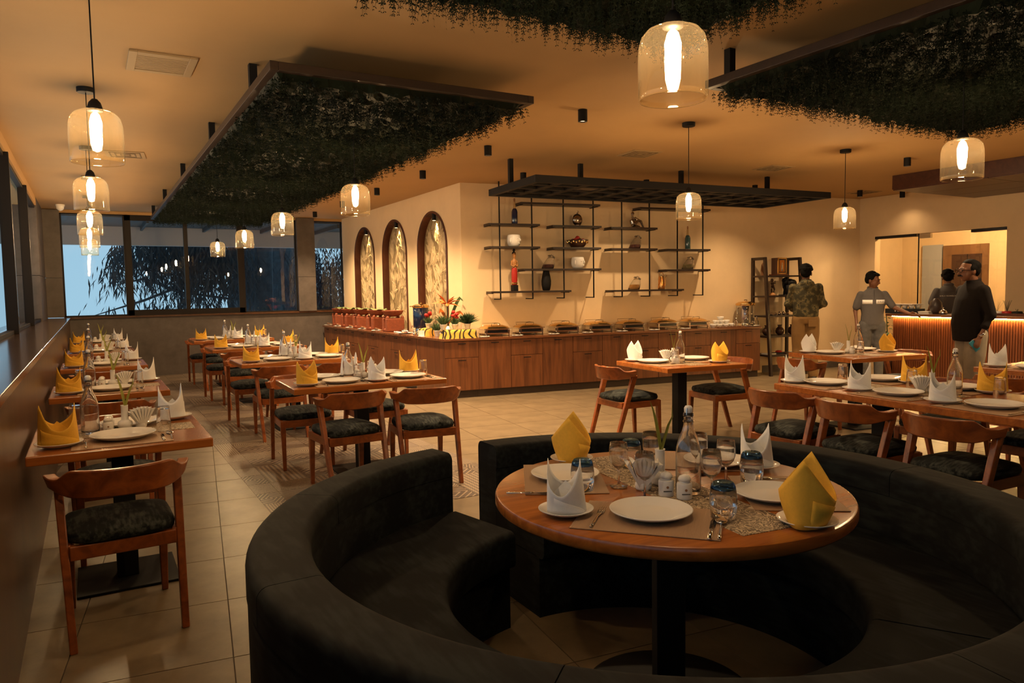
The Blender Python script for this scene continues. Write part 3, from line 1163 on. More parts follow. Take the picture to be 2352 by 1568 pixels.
# ------------------------------------------------------------------ black lattice above the buffet
t = thing('ceiling_lattice', 'black metal lattice frame hanging above the buffet wall shelves', 'lattice', (6.495, 7.27, 2.65), R(-4.2))
L2, W2 = 2.225, .625
for b in ((-L2, L2, -W2, -W2+.06), (-L2, L2, W2-.06, W2), (-L2, -L2+.06, -W2+.06, W2-.06), (L2-.06, L2, -W2+.06, W2-.06)):
    MB().box(*b, -.035, .045).build('frame_bar', M['black'], t, bevel=.003)
for k in range(1, 4):
    y = -W2+2*W2*k/4
    MB().box(-L2+.06, L2-.06, y-.028, y+.028, -.02, .02).build('long_bar', M['black'], t)
for k in range(1, 12):
    x = -L2+2*L2*k/12
    MB().box(x-.05, x+.05, -W2+.06, W2-.06, -.018, .018).build('cross_bar', M['black'], t)
for k, (cx, cy) in enumerate(((2, 1), (7, 2), (10, 1))):
    x0, y0 = -L2+2*L2*cx/12, -W2+2*W2*cy/4
    MB().box(x0+.03, x0+2*L2/12-.03, y0+.02, y0+2*W2/4-.02, -.01, .01).build('filled_cell', M['dwood'], t)
for x in (-1.23, .30, 1.80):
    MB().box(x-.025, x+.025, .07, .12, .02, ZC-2.65).build('hanger', M['black'], t)
MB().box(-2.2, -2.15, .07, .12, .02, ZC-2.65).build('hanger', M['black'], t)

# ------------------------------------------------------------------ wooden box on the ceiling above the bar
t = thing('ceiling_box', 'dark wooden box panel fixed to the ceiling above the bar', 'ceiling panel', (9.9, 2.6, ZC))
MB().box(0, 2.08, 0, 3.82, -.195, 0).build('box_body', M['panelwood'], t, bevel=.003)
for i in range(3):
    for j in range(3):
        MB().box(.01+i*.69, .69+i*.69, .01+j*1.27, 1.27+j*1.27, -.210, -.195).build('panel', M['panelwood'], t)
# ------------------------------------------------------------------ dining chair
def superquad_cushion(w, d, z0, z1, n=9, puff=.02):
    "rounded seat pad; slightly wider in front"
    mb = MB()
    rings = [(.90, z0), (.985, z0+.008), (1.0, z0+(z1-z0)*.45), (.965, z0+(z1-z0)*.8), (.86, z1-.004), (.6, z1+puff*.6), (.25, z1+puff*.95)]
    m = 36
    vs, fs = [], []
    for s, z in rings:
        for k in range(m):
            a = 2*math.pi*k/m
            c, q = math.cos(a), math.sin(a)
            x = abs(c)**.42*(1 if c > 0 else -1)*w/2*s
            y = abs(q)**.42*(1 if q > 0 else -1)*d/2*s
            vs.append((x*(1+.04*y/d), y, z))
    for i in range(len(rings)-1):
        for k in range(m):
            fs.append((i*m+k, i*m+(k+1) % m, (i+1)*m+(k+1) % m, (i+1)*m+k))
    fs.append(tuple(range(m-1, -1, -1)))
    vs.append((0, 0, z1+puff))
    for k in range(m):
        fs.append(((len(rings)-1)*m+k, (len(rings)-1)*m+(k+1) % m, len(vs)-1))
    return mb.add(vs, fs)


def bar4(mb, a, b, wa, da, wb, db):
    "tapered square bar between two points, sections kept level"
    vs = [(a[0]+sx*wa/2, a[1]+sy*da/2, a[2]) for sx, sy in ((-1, -1), (1, -1), (1, 1), (-1, 1))]
    vs += [(b[0]+sx*wb/2, b[1]+sy*db/2, b[2]) for sx, sy in ((-1, -1), (1, -1), (1, 1), (-1, 1))]
    return mb.add(vs, [(3, 2, 1, 0), (4, 5, 6, 7), (0, 1, 5, 4), (1, 2, 6, 5), (2, 3, 7, 6), (3, 0, 4, 7)])


chair = thing('dining_chair', 'chair', 'chair')
fr = MB()
fr.box(-.205, .205, .185, .215, .355, .415).box(-.205, .205, -.215, -.185, .355, .415).box(-.218, -.190, -.19, .19, .355, .415).box(.190, .218, -.19, .19, .355, .415)
fr.build('seat_frame', M['chair'], chair, bevel=.004)
superquad_cushion(.435, .46, .415, .475, puff=.022).build('seat', M['seatfab'], chair, smooth=True)
for s in (-1, 1):
    bar4(MB(), (s*.198, .215, 0), (s*.198, .195, .412), .028, .028, .042, .042).build('leg', M['chair'], chair, bevel=.004)
for s in (-1, 1):
    bar4(MB(), (s*.212, -.300, 0), (s*.232, -.095, .660), .030, .036, .034, .058).build('rear_leg', M['chair'], chair, bevel=.005)
bk = MB()
vs, fs = [], []
NB = 44
for k in range(NB+1):
    u = -1+2*k/NB
    ph = u*R(84)
    au = abs(u)
    cx, cy = .248*math.sin(ph), -.075-.215*math.cos(ph)
    nx, ny = math.sin(ph), -math.cos(ph)
    sm = lambda e0, e1: min(1, max(0, (au-e0)/(e1-e0)))**2*(3-2*min(1, max(0, (au-e0)/(e1-e0))))
    top = .742-.038*sm(.52, .72)+.008*sm(.8, 1)
    bot = .622+.030*sm(.5, .9)
    th = .012+.010*sm(.55, .8)
    lean = .018
    for (dr, z) in ((-th+lean*.0, bot), (th, bot), (th+lean, top), (-th+lean-.004, top)):
        vs.append((cx+nx*dr, cy+ny*dr, z))
for k in range(NB):
    for j in range(4):
        fs.append((4*k+j, 4*k+(j+1) % 4, 4*k+4+(j+1) % 4, 4*k+4+j))
fs += [(3, 2, 1, 0), tuple(4*NB+j for j in range(4))]
bk.add(vs, fs)
bk.build('backrest', M['chair'], chair, bevel=.006, auto=50)
proto(chair)


def put_chair(x, y, face, label, group):
    "face: heading of the sitter in degrees, 90 = away along +Y"
    return place(chair, (x, y, 0), R(face-90), label, group)


# ------------------------------------------------------------------ tables
def table(name, label, x, y, rz, w, d, cols=((0, 0),), group='wooden dining tables', th=.045):
    t = thing('dining_table', label, 'table', (x, y, 0), rz, group)
    MB().box(-w/2, w/2, -d/2, d/2, .75-th, .75).build('table_top', M['table'], t, bevel=.006)
    for cx, cy in cols:
        MB().box(cx-.05, cx+.05, cy-.05, cy+.05, .012, .75-th).build('pedestal', M['black'], t, bevel=.004)
        MB().box(cx-.23, cx+.23, cy-.23, cy+.23, 0, .012).build('base_plate', M['black'], t, bevel=.003)
    return t


# ------------------------------------------------------------------ tableware prototypes (origin on the table)
TZ = .75
def lathe_proto(name, cat, prof, mat, n=32):
    o = MB().lathe(prof, n).build(name, mat, auto=35)
    return tag(o, name, cat)


dplate = lathe_proto('dinner_plate', 'plate', [(0, .004), (.075, .004), (.078, 0), (.085, .001), (.120, .014), (.135, .022), (.1355, .0245), (.133, .0255), (.112, .0185), (.088, .009), (.08, .0075), (0, .0075)], M['white'], 48)
splate = lathe_proto('side_plate', 'plate', [(0, .003), (.05, .003), (.052, 0), (.058, .001), (.08, .010), (.092, .017), (.0925, .019), (.09, .0195), (.074, .014), (.058, .007), (0, .006)], M['white'], 40)


def napkin(mat, name, seed, wx=.066):
    rr = random.Random(seed)
    t = thing('folded_napkin', name, 'napkin')
    m, rows = 40, 9
    vs, fs = [], []
    hk = [rr.uniform(.93, 1.06), rr.uniform(.93, 1.06)]
    lean = rr.uniform(-.01, .01)
    for j in range(rows):
        tt = j/(rows-1)
        for k in range(m):
            a = 2*math.pi*k/m
            c, q = math.cos(a), math.sin(a)
            pk = (1-abs(q))**.95
            h = .070+.102*pk*hk[0 if c > 0 else 1]+(.010 if q > 0 else -.004)*(1-pk)
            z = h*tt
            ax = wx-.012*tt+.004*math.sin(3*a+seed)
            by = .047+.026*math.sin(min(1, z/.10)*math.pi*.55)
            vs.append((ax*c*(1+.02*math.sin(5*a)*tt)+lean*tt, by*q, z))
    for j in range(rows-1):
        for k in range(m):
            fs.append((j*m+k, j*m+(k+1) % m, (j+1)*m+(k+1) % m, (j+1)*m+k))
    o = MB().add(vs, fs).build('cloth', mat, t, smooth=True)
    s = o.modifiers.new('thick', 'SOLIDIFY')
    s.thickness = .0016
    # overlapping front flap with its diagonal hem
    vs, fs = [], []
    nn = 16
    for k in range(nn+1):
        u = k/nn
        a = -R(160)+R(140)*u
        c, q = math.cos(a), math.sin(a)
        ztop = .010+.066*(1-u)**.8
        for j in range(4):
            z = ztop*j/3
            by = .047+.026*math.sin(min(1, z/.10)*math.pi*.55)-.004+.0065*min(1, u*3.5)
            vs.append(((wx-.004+.0055*min(1, u*3.5))*c, by*q, z))
    for k in range(nn):
        for j in range(3):
            fs.append((4*k+j, 4*k+4+j, 4*k+5+j, 4*k+1+j))
    o = MB().add(vs, fs).build('front_flap', mat, t, smooth=True)
    s = o.modifiers.new('thick', 'SOLIDIFY')
    s.thickness = .0012
    # inner tongue seen through the V
    vs = [(-.045, .004, .02), (.045, .006, .02), (.036, .012, .065), (-.002, .018, .100), (-.036, .012, .065)]
    MB().add(vs, [(0, 1, 2, 3, 4)]).build('inner_fold', mat, t)
    return proto(t)


napW = [napkin(M['napw'], 'white', s) for s in (1, 2, 3)]
napY = [napkin(M['napy'], 'yellow', s, .078) for s in (4, 5, 6)]

bottle = thing('glass_bottle', 'bottle', 'bottle')
MB().lathe([(0, .006), (.030, .003), (.040, 0), (.0425, .006), (.043, .02), (.043, .135), (.041, .155), (.033, .185), (.022, .212), (.0165, .232), (.0155, .262), (.0175, .264), (.0175, .274), (.0155, .276), (.0125, .276), (.0125, .232), (.019, .210), (.030, .183), (.038, .154), (.040, .135), (.040, .02), (.038, .010), (0, .010)], 32).build('glass_body', M['glass'], bottle, smooth=True)
MB().lathe([(0, .262), (.011, .262), (.012, .276), (.014, .279), (.0145, .292), (.010, .299), (0, .301)], 16).build('stopper', M['white'], bottle, smooth=True)
MB().tube([(-.0185, 0, .246), (-.0200, 0, .27), (-.0165, 0, .292), (0, 0, .298), (.0165, 0, .292), (.0200, 0, .27), (.0185, 0, .246)], .0012, 6, ref=(0, 1, 0)).build('wire_bail', M['steel'], bottle)
MB().lathe([(.0172, .244), (.0186, .244), (.0186, .248), (.0172, .248)], 20).build('neck_collar', M['steel'], bottle)
proto(bottle)

tumbler = tag(MB().lathe([(.034, 0), (.0355, 0), (.034, .06), (.030, .125), (.0285, .132), (0, .132), (0, .120), (.027, .118), (.0285, .11), (.0325, .05)], 24).build('water_tumbler', M['tumbler'], auto=45), 'tumbler', 'glass')
blue_tumbler = thing('blue_base_tumbler', 'tumbler', 'glass')
MB().lathe([(.036, 0), (.0375, 0), (.041, .04), (.0415, .065), (.038, .088), (.0355, .088), (.0390, .065), (.0385, .04)], 28).build('glass_wall', M['tumbler'], blue_tumbler, smooth=True)
MB().lathe([(.038, .088), (.036, .098), (.030, .108), (.025, .110), (0, .108), (0, .094), (.03, .092), (.0355, .088)], 28).build('blue_base', M['blueglass'], blue_tumbler, smooth=True)
proto(blue_tumbler)
wine = thing('wine_glass', 'wine glass', 'glass')
MB().lathe([(0, 0), (.031, 0), (.032, .0015), (.010, .004), (.004, .010), (.0035, .055), (.006, .066)], 28).build('stem_and_foot', M['tumbler'], wine, smooth=True)
MB().lathe([(.004, .062), (.016, .070), (.028, .085), (.0335, .105), (.033, .13), (.0295, .157), (.0283, .157), (.0318, .13), (.0322, .105), (.027, .087), (.015, .073), (0, .068)], 28).build('bowl', M['tumbler'], wine, smooth=True)
proto(wine)

vase = thing('bud_vase', 'vase', 'vase')
MB().lathe([(0, .001), (.022, 0), (.033, .008), (.038, .024), (.034, .040), (.022, .048), (.0175, .052), (.0175, .125), (.019, .128), (.0155, .128), (.0145, .06), (0, .055)], 28).build('vase_body', M['white'], vase, smooth=True)


def blade(pts, w, mb=None):
    mb = mb or MB()
    P = [Vector(p) for p in pts]
    vs = []
    for i, p in enumerate(P):
        ww = w*(.5, .9, 1, .8, .45, .02)[min(5, int(i*5.99/(len(P)-1)))]
        t = (P[min(i+1, len(P)-1)]-P[max(0, i-1)]).normalized()
        s = t.cross(Vector((.35, -.9, .2))).normalized()*ww
        vs += [p-s, p+Vector((0, .002, 0)), p+s]
    fs = []
    for i in range(len(P)-1):
        fs += [(3*i, 3*i+1, 3*i+4, 3*i+3), (3*i+1, 3*i+2, 3*i+5, 3*i+4)]
    return mb.add(vs, fs)


blade([(0, 0, .07), (.003, 0, .13), (-.004, .004, .18), (-.012, .008, .23), (-.022, .010, .27), (-.032, .012, .30)], .0085).build('leaf', M['ylleaf'], vase, smooth=True)
blade([(.002, 0, .07), (.008, 0, .13), (.020, .003, .17), (.034, .006, .21), (.050, .008, .24), (.050, .010, .28)], .007).build('leaf', M['ylleaf'], vase, smooth=True)
proto(vase)
salt = thing('salt_shaker', 'shaker', 'shaker')
MB().lathe([(0, 0), (.0245, 0), (.026, .003), (.026, .048), (.024, .053), (.0165, .055), (.0165, .059)], 24).build('shaker_body', M['white'], salt, auto=40)
MB().lathe([(.0165, .059), (.021, .061), (.021, .068), (.016, .076), (.006, .080), (0, .0805)], 24).build('shaker_cap', M['white'], salt, smooth=True)
MB().box(-.014, .014, -.0266, -.0262, .018, .0215).build('printed_line', M['inkgrey'], salt)
MB().lathe([(0, 0), (.0045, 0), (.0045, .0004), (0, .0004)], 12, (0, 0, 0), Matrix.Translation((0, -.0262, .033)) @ Matrix.Rotation(R(90), 4, 'X')).build('printed_emblem', M['cork'], salt)
proto(salt)
holder = thing('napkin_holder', 'holder', 'napkin holder')
MB().lathe([(0, 0), (.022, 0), (.026, .006), (.027, .022), (.022, .032), (.019, .033), (.020, .020), (0, .010)], 20, sx=1.1, sy=.8).build('ceramic_ring', M['white'], holder, smooth=True)
for k in range(7):
    a = R(-33+10*k)
    Mh = Matrix.Translation((-.004+.003*k, 0, .012)) @ Matrix.Rotation(a, 4, 'Y')
    MB().add([Mh @ Vector(p) for p in ((-.003, -.018, 0), (.003, -.018, 0), (.003, .018, 0), (-.003, .018, 0), (-.006, -.030, .095), (.006, -.030, .105), (.006, .030, .092), (-.006, .030, .100))],
             [(0, 3, 2, 1), (4, 5, 6, 7), (0, 1, 5, 4), (1, 2, 6, 5), (2, 3, 7, 6), (3, 0, 4, 7)]).build('paper_napkin', M['paper'], holder)
proto(holder)


def cutlery(kind):
    mb = MB()
    if kind == 'spoon':
        mb.tube([(0, -.095, .003), (0, -.05, .0035), (0, .0, .006), (0, .04, .005)], [(.005, .0016), (.0042, .0016), (.0026, .0018), (.003, .0016)], 8)
        mb.ball((0, .065, .0065), (.0195, .031, .0055), 14, 6)
    elif kind == 'fork':
        mb.tube([(0, -.095, .003), (0, -.05, .0035), (0, .0, .006), (0, .035, .005), (0, .050, .004)], [(.005, .0016), (.0042, .0016), (.0026, .0018), (.006, .0012), (.012, .001)], 8)
        for q in (-.0093, -.0031, .0031, .0093):
            mb.tube([(q, .048, .004), (q, .075, .005), (q, .096, .0075)], [.0017, .0016, .0008], 5)
    else:
        mb.tube([(0, -.10, .004), (0, -.02, .004), (0, -.005, .004)], [(.0062, .003), (.0055, .003), (.004, .002)], 8)
        mb.add([(-.001, -.006, .0030), (.001, -.006, .0052), (.010, .02, .0032), (.010, .08, .0032), (.002, .105, .0036), (-.006, .06, .0034), (-.006, -.006, .0034)], [(0, 2, 3, 4, 5, 6), (1, 6, 5, 4, 3, 2), (0, 1, 2), (0, 6, 1)])
    return tag(mb.build('table_'+kind, M['steel'], smooth=True), kind, kind)


spoon, fork, knife = cutlery('spoon'), cutlery('fork'), cutlery('knife')
mat_o = tag(MB().box(-.215, .215, -.145, .145, 0, .002).build('woven_placemat', M['weave']), 'mat', 'placemat')
runner_s = tag(MB().box(-.33, .33, -.11, .11, 0, .0015).build('table_runner', M['runner']), 'runner', 'runner')
runner_l = tag(MB().box(-.52, .52, -.11, .11, 0, .0015).build('table_runner', M['runner']), 'runner', 'runner')

LOOK = {'N': ('white napkin folded into two peaks', 'folded white napkins'), 'Y': ('yellow napkin folded into two peaks', 'folded yellow napkins'),
        'dp': ('white dinner plate', 'white dinner plates'), 'sp': ('small white side plate', 'white side plates'), 'bo': ('clear swing-top water bottle', 'swing-top water bottles'),
        'va': ('white bud vase with two leaf blades', 'white bud vases'), 'sa': ('white ceramic salt shaker', 'ceramic shakers'), 'pe': ('white ceramic pepper shaker', 'ceramic shakers'),
        'ho': ('white paper napkins fanned in ceramic holder', 'napkin holders'), 'tu': ('upside-down clear water tumbler', 'upside-down water tumblers'), 'bt': ('upside-down tumbler with blue base', 'blue-based tumblers'),
        'wg': ('clear stemmed wine glass', 'wine glasses'), 'sn': ('steel spoon', 'steel spoons'), 'fk': ('steel fork', 'steel forks'), 'kn': ('steel table knife', 'steel knives'),
        'ma': ('tan woven placemat', 'woven placemats'), 'ru': ('printed floral table runner', 'printed table runners'), 'rl': ('printed floral table runner', 'printed table runners')}
PRO = {'dp': dplate, 'sp': splate, 'bo': bottle, 'va': vase, 'sa': salt, 'pe': salt, 'ho': holder, 'tu': tumbler, 'bt': blue_tumbler, 'wg': wine, 'sn': spoon, 'fk': fork, 'kn': knife, 'ma': mat_o, 'ru': runner_s, 'rl': runner_l}
_cnt = [0]


def lay(kind, x, y, z, rz, where, scale=None):
    look, grp = LOOK[kind]
    _cnt[0] += 1
    if kind == 'N':
        p = napW[_cnt[0] % 3]
    elif kind == 'Y':
        p = napY[_cnt[0] % 3]
    else:
        p = PRO[kind]
    return place(p, (x, y, z), rz, look+' '+where, grp, scale)


def set_table(cx, cy, rz, tname, items, ztop=TZ, big=None):
    "items: (kind, u, v, degrees, seat words); mats first so that dishes rest on them"
    c, s = math.cos(rz), math.sin(rz)
    mats = [(u, v, dg) for k, u, v, dg, w in items if k == 'ma']
    runs = [(u, v, dg, .33 if k == 'ru' else .52) for k, u, v, dg, w in items if k in ('ru', 'rl')]
    for k, u, v, dg, w in items:
        z = ztop
        if k == 'ma':
            for (a, b, e, hl) in runs:
                z = ztop+.0015
        elif k not in ('ru', 'rl'):
            for (a, b, e, hl) in runs:
                du, dv = u-a, v-b
                q = R(-e)
                lx, ly = du*math.cos(q)-dv*math.sin(q), du*math.sin(q)+dv*math.cos(q)
                if abs(lx) < hl+.02 and abs(ly) < .13:
                    z = max(z, ztop+.0015)
            for (a, b, e) in mats:
                du, dv = u-a, v-b
                q = R(-e)
                lx, ly = du*math.cos(q)-dv*math.sin(q), du*math.sin(q)+dv*math.cos(q)
                if abs(lx) < .27 and abs(ly) < .20:
                    z = max(z, ztop+(.0035 if runs else .002))
        x, y = cx+u*c-v*s, cy+u*s+v*c
        wh = ((w+' ') if w else '')+'on the '+tname if not w.startswith('at') else w+' of the '+tname
        if k in 'NY':
            lay('sp', x, y, z, 0, ('under %s napkin ' % ('white' if k == 'N' else 'yellow'))+wh, big)
            lay(k, x, y, z+.0065*(big or 1), rz+R(dg), wh, 1.12 if (big and big < 1 and k == 'Y') else big)
        else:
            lay(k, x, y, z, rz+R(dg), wh, big if k == 'dp' else None)


# ------------------------------------------------------------------ left row along the window wall
LT = [(4.275, 'nearest window-side table'), (6.48, 'second window-side table'), (8.86, 'third window-side table'), (11.08, 'fourth window-side table'), (13.25, 'farthest window-side table')]
for i, (cy, tn) in enumerate(LT):
    table('t', 'square wooden pedestal table, '+tn.replace('table', 'one of five'), .112, cy, 0, .78, .82)
    it = [('ru', .02, .05, 0, ''), ('ma', .0, -.235, 0, 'at the near seat'), ('ma', .02, .26, 180, 'at the far seat'),
          ('Y', -.265, -.22, 8, 'at the near seat'), ('dp', .005, -.17, 0, 'at the near seat'), ('dp', .05, .22, 0, 'at the far seat'), ('N', .275, .33, 175, 'at the far seat'),
          ('bo', -.135, .075, 20, ''), ('tu', .195, -.10, 0, 'at the near seat'), ('tu', -.20, .22, 0, 'at the far seat'), ('va', .025, .10, rnd.uniform(-20, 20), ''),
          ('sa', -.055, .055, 0, ''), ('pe', -.05, .125, 30, ''), ('ho', .10, .10, 20, '')]
    if i < 3:
        it += [('sn', .215, -.245, 0, 'at the near seat'), ('kn', .175, -.27, 0, 'at the near seat'), ('fk', -.155, -.255, 0, 'at the near seat'), ('fk', .20, .24, 180, 'at the far seat')]
    set_table(.112, cy, 0, tn, it, big=1.1)
    g = 'teak dining chairs'
    put_chair(.085+(-.01, .02, 0, .02, 0)[i], cy-.53, 90+(3, 0, -2, 2, 0)[i], 'teak chair with dark seat on the near side of '+tn, g)
    if i < 4:
        put_chair(.10, cy+.47, 270+(2, -3, 1, 0, 0)[i], 'teak chair with dark seat on the far side of '+tn, g)

# ------------------------------------------------------------------ middle row on the patterned band
MT = [(1.905, 5.83, -2, 'nearest middle-row table'), (1.925, 8.20, 0, 'second middle-row table'), (1.97, 10.55, 0, 'third middle-row table'), (2.0, 12.75, 0, 'farthest middle-row table')]
for i, (cx, cy, dg, tn) in enumerate(MT):
    table('t', 'long wooden four-seat table, '+tn.replace('table', 'one of four'), cx, cy, R(dg), 1.22, .74, ((-.0, .0),))
    s4 = ('at the near-left seat', 'at the near-right seat', 'at the far-left seat', 'at the far-right seat')
    it = [('rl', 0, .02, 0, ''), ('ma', -.22, -.215, 0, s4[0]), ('ma', .37, -.215, 0, s4[1]), ('ma', -.25, .22, 180, s4[2]), ('ma', .30, .22, 180, s4[3]),
          ('Y', -.475, -.19, (20, -10, 12, 0)[i], s4[0]), ('dp', -.205, -.17, 0, s4[0]), ('N', .075, -.20, (12, -8, 0, 5)[i], s4[1]), ('dp', .355, -.15, 0, s4[1]),
          ('dp', -.27, .20, 0, s4[2]), ('N', -.03, .24, 185, s4[2]), ('dp', .28, .19, 0, s4[3]), ('Y', .50, .24, 170, s4[3]),
          ('bo', -.085, .05, 40, ''), ('tu', -.04, -.06, 0, s4[0]), ('tu', .52, -.07, 0, s4[1]), ('tu', .12, .10, 0, s4[3]), ('va', .035, .045, rnd.uniform(-30, 30), ''), ('sa', -.02, .02, 0, ''), ('ho', .10, .015, 60, '')]
    if i < 2:
        it += [('sn', -.035, -.24, 0, s4[0]), ('fk', -.35, -.24, 0, s4[0]), ('sn', .535, -.22, 0, s4[1]), ('kn', .505, -.22, 0, s4[1]), ('fk', .19, -.25, 0, s4[1]), ('kn', -.44, .2, 180, s4[2])]
    set_table(cx, cy, R(dg), tn, it)
    g = 'teak dining chairs'
    put_chair(cx-.27, cy-.44, 90+(4, 0, 2, 0)[i], 'teak chair with dark seat, near-left seat of the '+tn, g)
    put_chair(cx+.32, cy-(.52, .44, .44, .44)[i], 90+(-8, 2, 0, 0)[i], 'teak chair with dark seat, near-right seat of the '+tn, g)
    put_chair(cx-.36, cy+.50, 270+(-3, 0, 0, 0)[i], 'teak chair with dark seat, far-left seat of the '+tn, g)
    put_chair(cx+.30, cy+.50, 270, 'teak chair with dark seat, far-right seat of the '+tn, g)

# ------------------------------------------------------------------ square two-seat table in the middle
table('t', 'square wooden two-seat table on black pedestal before the buffet', 4.84, 5.25, -A, .87, .86)
set_table(4.84, 5.25, -A, 'square two-seat table', [('ru', 0, 0, 90, ''), ('ma', -.26, -.05, 90, 'at the left seat'), ('ma', .26, .05, 90, 'at the right seat'),
          ('N', -.30, .30, 25, 'at the left seat'), ('dp', -.255, .06, 0, 'at the left seat'), ('Y', .29, -.22, 20, 'at the right seat'), ('dp', .24, .10, 0, 'at the right seat'),
          ('bo', -.045, -.075, 10, ''), ('va', -.02, .07, 10, ''), ('tu', -.14, -.13, 0, 'at the left seat'), ('sa', -.10, -.10, 0, ''), ('ho', -.08, .10, 160, ''), ('sn', -.25, -.16, -90, 'at the left seat')])
put_chair(4.40, 5.47, -4, 'teak chair with dark seat on the left side of the square two-seat table', 'teak dining chairs')
put_chair(5.42, 5.30, 172, 'teak chair with dark seat on the right side of the square two-seat table', 'teak dining chairs')

# ------------------------------------------------------------------ two-seat table near the bar
table('t', 'square wooden table on black pedestal between ladder shelf and bar', 6.84, 4.80, R(-9), .98, .86)
set_table(6.84, 4.80, R(-9), 'bar-side table', [('ru', 0, 0, 90, ''), ('ma', -.30, 0, 90, 'at the left seat'), ('ma', .30, 0, 90, 'at the right seat'),
          ('N', -.33, .30, 20, 'at the left seat'), ('dp', -.27, .07, 0, 'at the left seat'), ('Y', .36, -.06, 20, 'at the right seat'), ('dp', .28, .20, 0, 'at the right seat'),
          ('bo', .06, .03, 0, ''), ('va', -.04, .06, 0, ''), ('tu', -.02, -.08, 0, 'at the left seat'), ('sa', -.07, -.02, 0, ''), ('ho', -.13, .12, 150, '')])
put_chair(6.28, 4.92, 0, 'teak chair with dark seat on the left side of the table before the bar', 'teak dining chairs')
put_chair(7.45, 4.72, 176, 'teak chair with dark seat on the right side of the table before the bar', 'teak dining chairs')

# ------------------------------------------------------------------ long table at right
LA = R(-5.6)
lcx, lcy = 4.60, 2.32
table('t', 'long wooden table with three chairs on its near side at right', lcx, lcy, LA, .88, 2.62, ((0, .75), (0, -.75)))


def loc_uv(x, y):
    dx, dy = x-lcx, y-lcy
    c, s = math.cos(-LA), math.sin(-LA)
    return dx*c-dy*s, dx*s+dy*c


its = [('rl', 0, .72, 90, 'at the far half'), ('rl', 0, -.4, 90, 'at the near half')]
for k, px, py, seat in (('N', 1826, 879, 'at the far-left seat'), ('dp', 1896, 883, 'at the far-left seat'), ('N', 1972, 896, 'at the middle-left seat'), ('dp', 2063, 907, 'at the middle-left seat'),
                        ('N', 2165, 925, 'at the near-left seat'), ('dp', 2284, 936, 'at the near-left seat'), ('dp', 2025, 874, 'at the far-right seat'), ('Y', 2100, 881, 'at the far-right seat'),
                        ('dp', 2200, 894, 'at the middle-right seat'), ('Y', 2280, 903, 'at the middle-right seat'), ('bo', 2192, 910, ''), ('va', 2140, 901, ''), ('tu', 1935, 877, 'at the far-left seat'),
                        ('tu', 2094, 894, 'at the far-right seat'), ('tu', 2296, 916, 'at the near-left seat'), ('ho', 2115, 902, '')):
    wx, wy = pz(px, py, .75)
    u, v = loc_uv(wx, wy)
    its.append((k, u, v, {'N': -62, 'Y': -50, 'va': -30, 'ho': 150}.get(k, 0), seat))
    if k == 'dp':
        its.insert(2, ('ma', (-.285 if u < 0 else .285), v, 90, seat))
        if 'left' in seat:
            its.append(('sn', -.30, v-.20, -90, seat))
            its.append(('fk', -.30, v+.165, -90, seat))
set_table(lcx, lcy, LA, 'long right-hand table', its)
for (px, py, f, lab) in (((1728, 896), (1874, 916), 2, 'farthest of the three teak chairs along the long right-hand table'), ((1875, 923), (2057, 943), -4, 'middle of the three teak chairs along the long right-hand table'), ((2076, 955), (2304, 982), -3, 'nearest of the three teak chairs along the long right-hand table')):
    (ax, ay), (bx_, by_) = pz(px[0], px[1], .70), pz(py[0], py[1], .70)
    put_chair((ax+bx_)/2+.13*math.cos(R(f)), (ay+by_)/2+.13*math.sin(R(f)), f, lab, 'teak dining chairs')
for v in (.8, .1):
    x, y = lcx+math.cos(LA)*.66-math.sin(LA)*v, lcy+math.sin(LA)*.66+math.cos(LA)*v
    put_chair(x, y, 180, 'teak chair with dark seat behind the long right-hand table, %s one' % ('farther' if v > .5 else 'nearer'), 'teak dining chairs')

# table cut by the right edge
table('t', 'wooden table cut off by the right edge near the bar', 6.86, 2.80, R(-3), .9, 1.2)
set_table(6.86, 2.80, R(-3), 'right-edge table', [('ma', -.26, .22, 90, 'at the left seat'), ('N', -.32, .48, -40, 'at the left seat'), ('dp', -.27, .20, 0, 'at the left seat'), ('tu', -.02, .30, 0, 'at the left seat'), ('dp', .25, .2, 0, 'at the right seat')])
put_chair(6.22, 2.95, -4, 'teak chair with dark seat before the table at the right edge', 'teak dining chairs')

# ------------------------------------------------------------------ round booth
def arc_sweep(prof, a0, a1, n):
    vs, fs = [], []
    m = len(prof)
    for k in range(n+1):
        a = a0+(a1-a0)*k/n
        for r, z in prof:
            vs.append((r*math.cos(a), r*math.sin(a), z))
    for k in range(n):
        for j in range(m):
            fs.append((m*k+j, m*k+m+j, m*k+m+(j+1) % m, m*k+(j+1) % m))
    fs += [tuple(range(m)), tuple(m*n+j for j in range(m-1, -1, -1))]
    return MB().add(vs, fs)


def roundprof(r0, r1, z0, z1, q, top_only=False, n=5):
    pts = [(r0, z0), (r1, z0)] if top_only else []
    corners = [(r1-q, z1-q, 0), (r0+q, z1-q, 90)] if top_only else [(r0+q, z0+q, 180), (r1-q, z0+q, 270), (r1-q, z1-q, 0), (r0+q, z1-q, 90)]
    for cx, cz, st in corners:
        for k in range(n+1):
            a = R(st+90*k/n)
            pts.append((cx+q*math.cos(a), cz+q*math.sin(a)))
    return pts


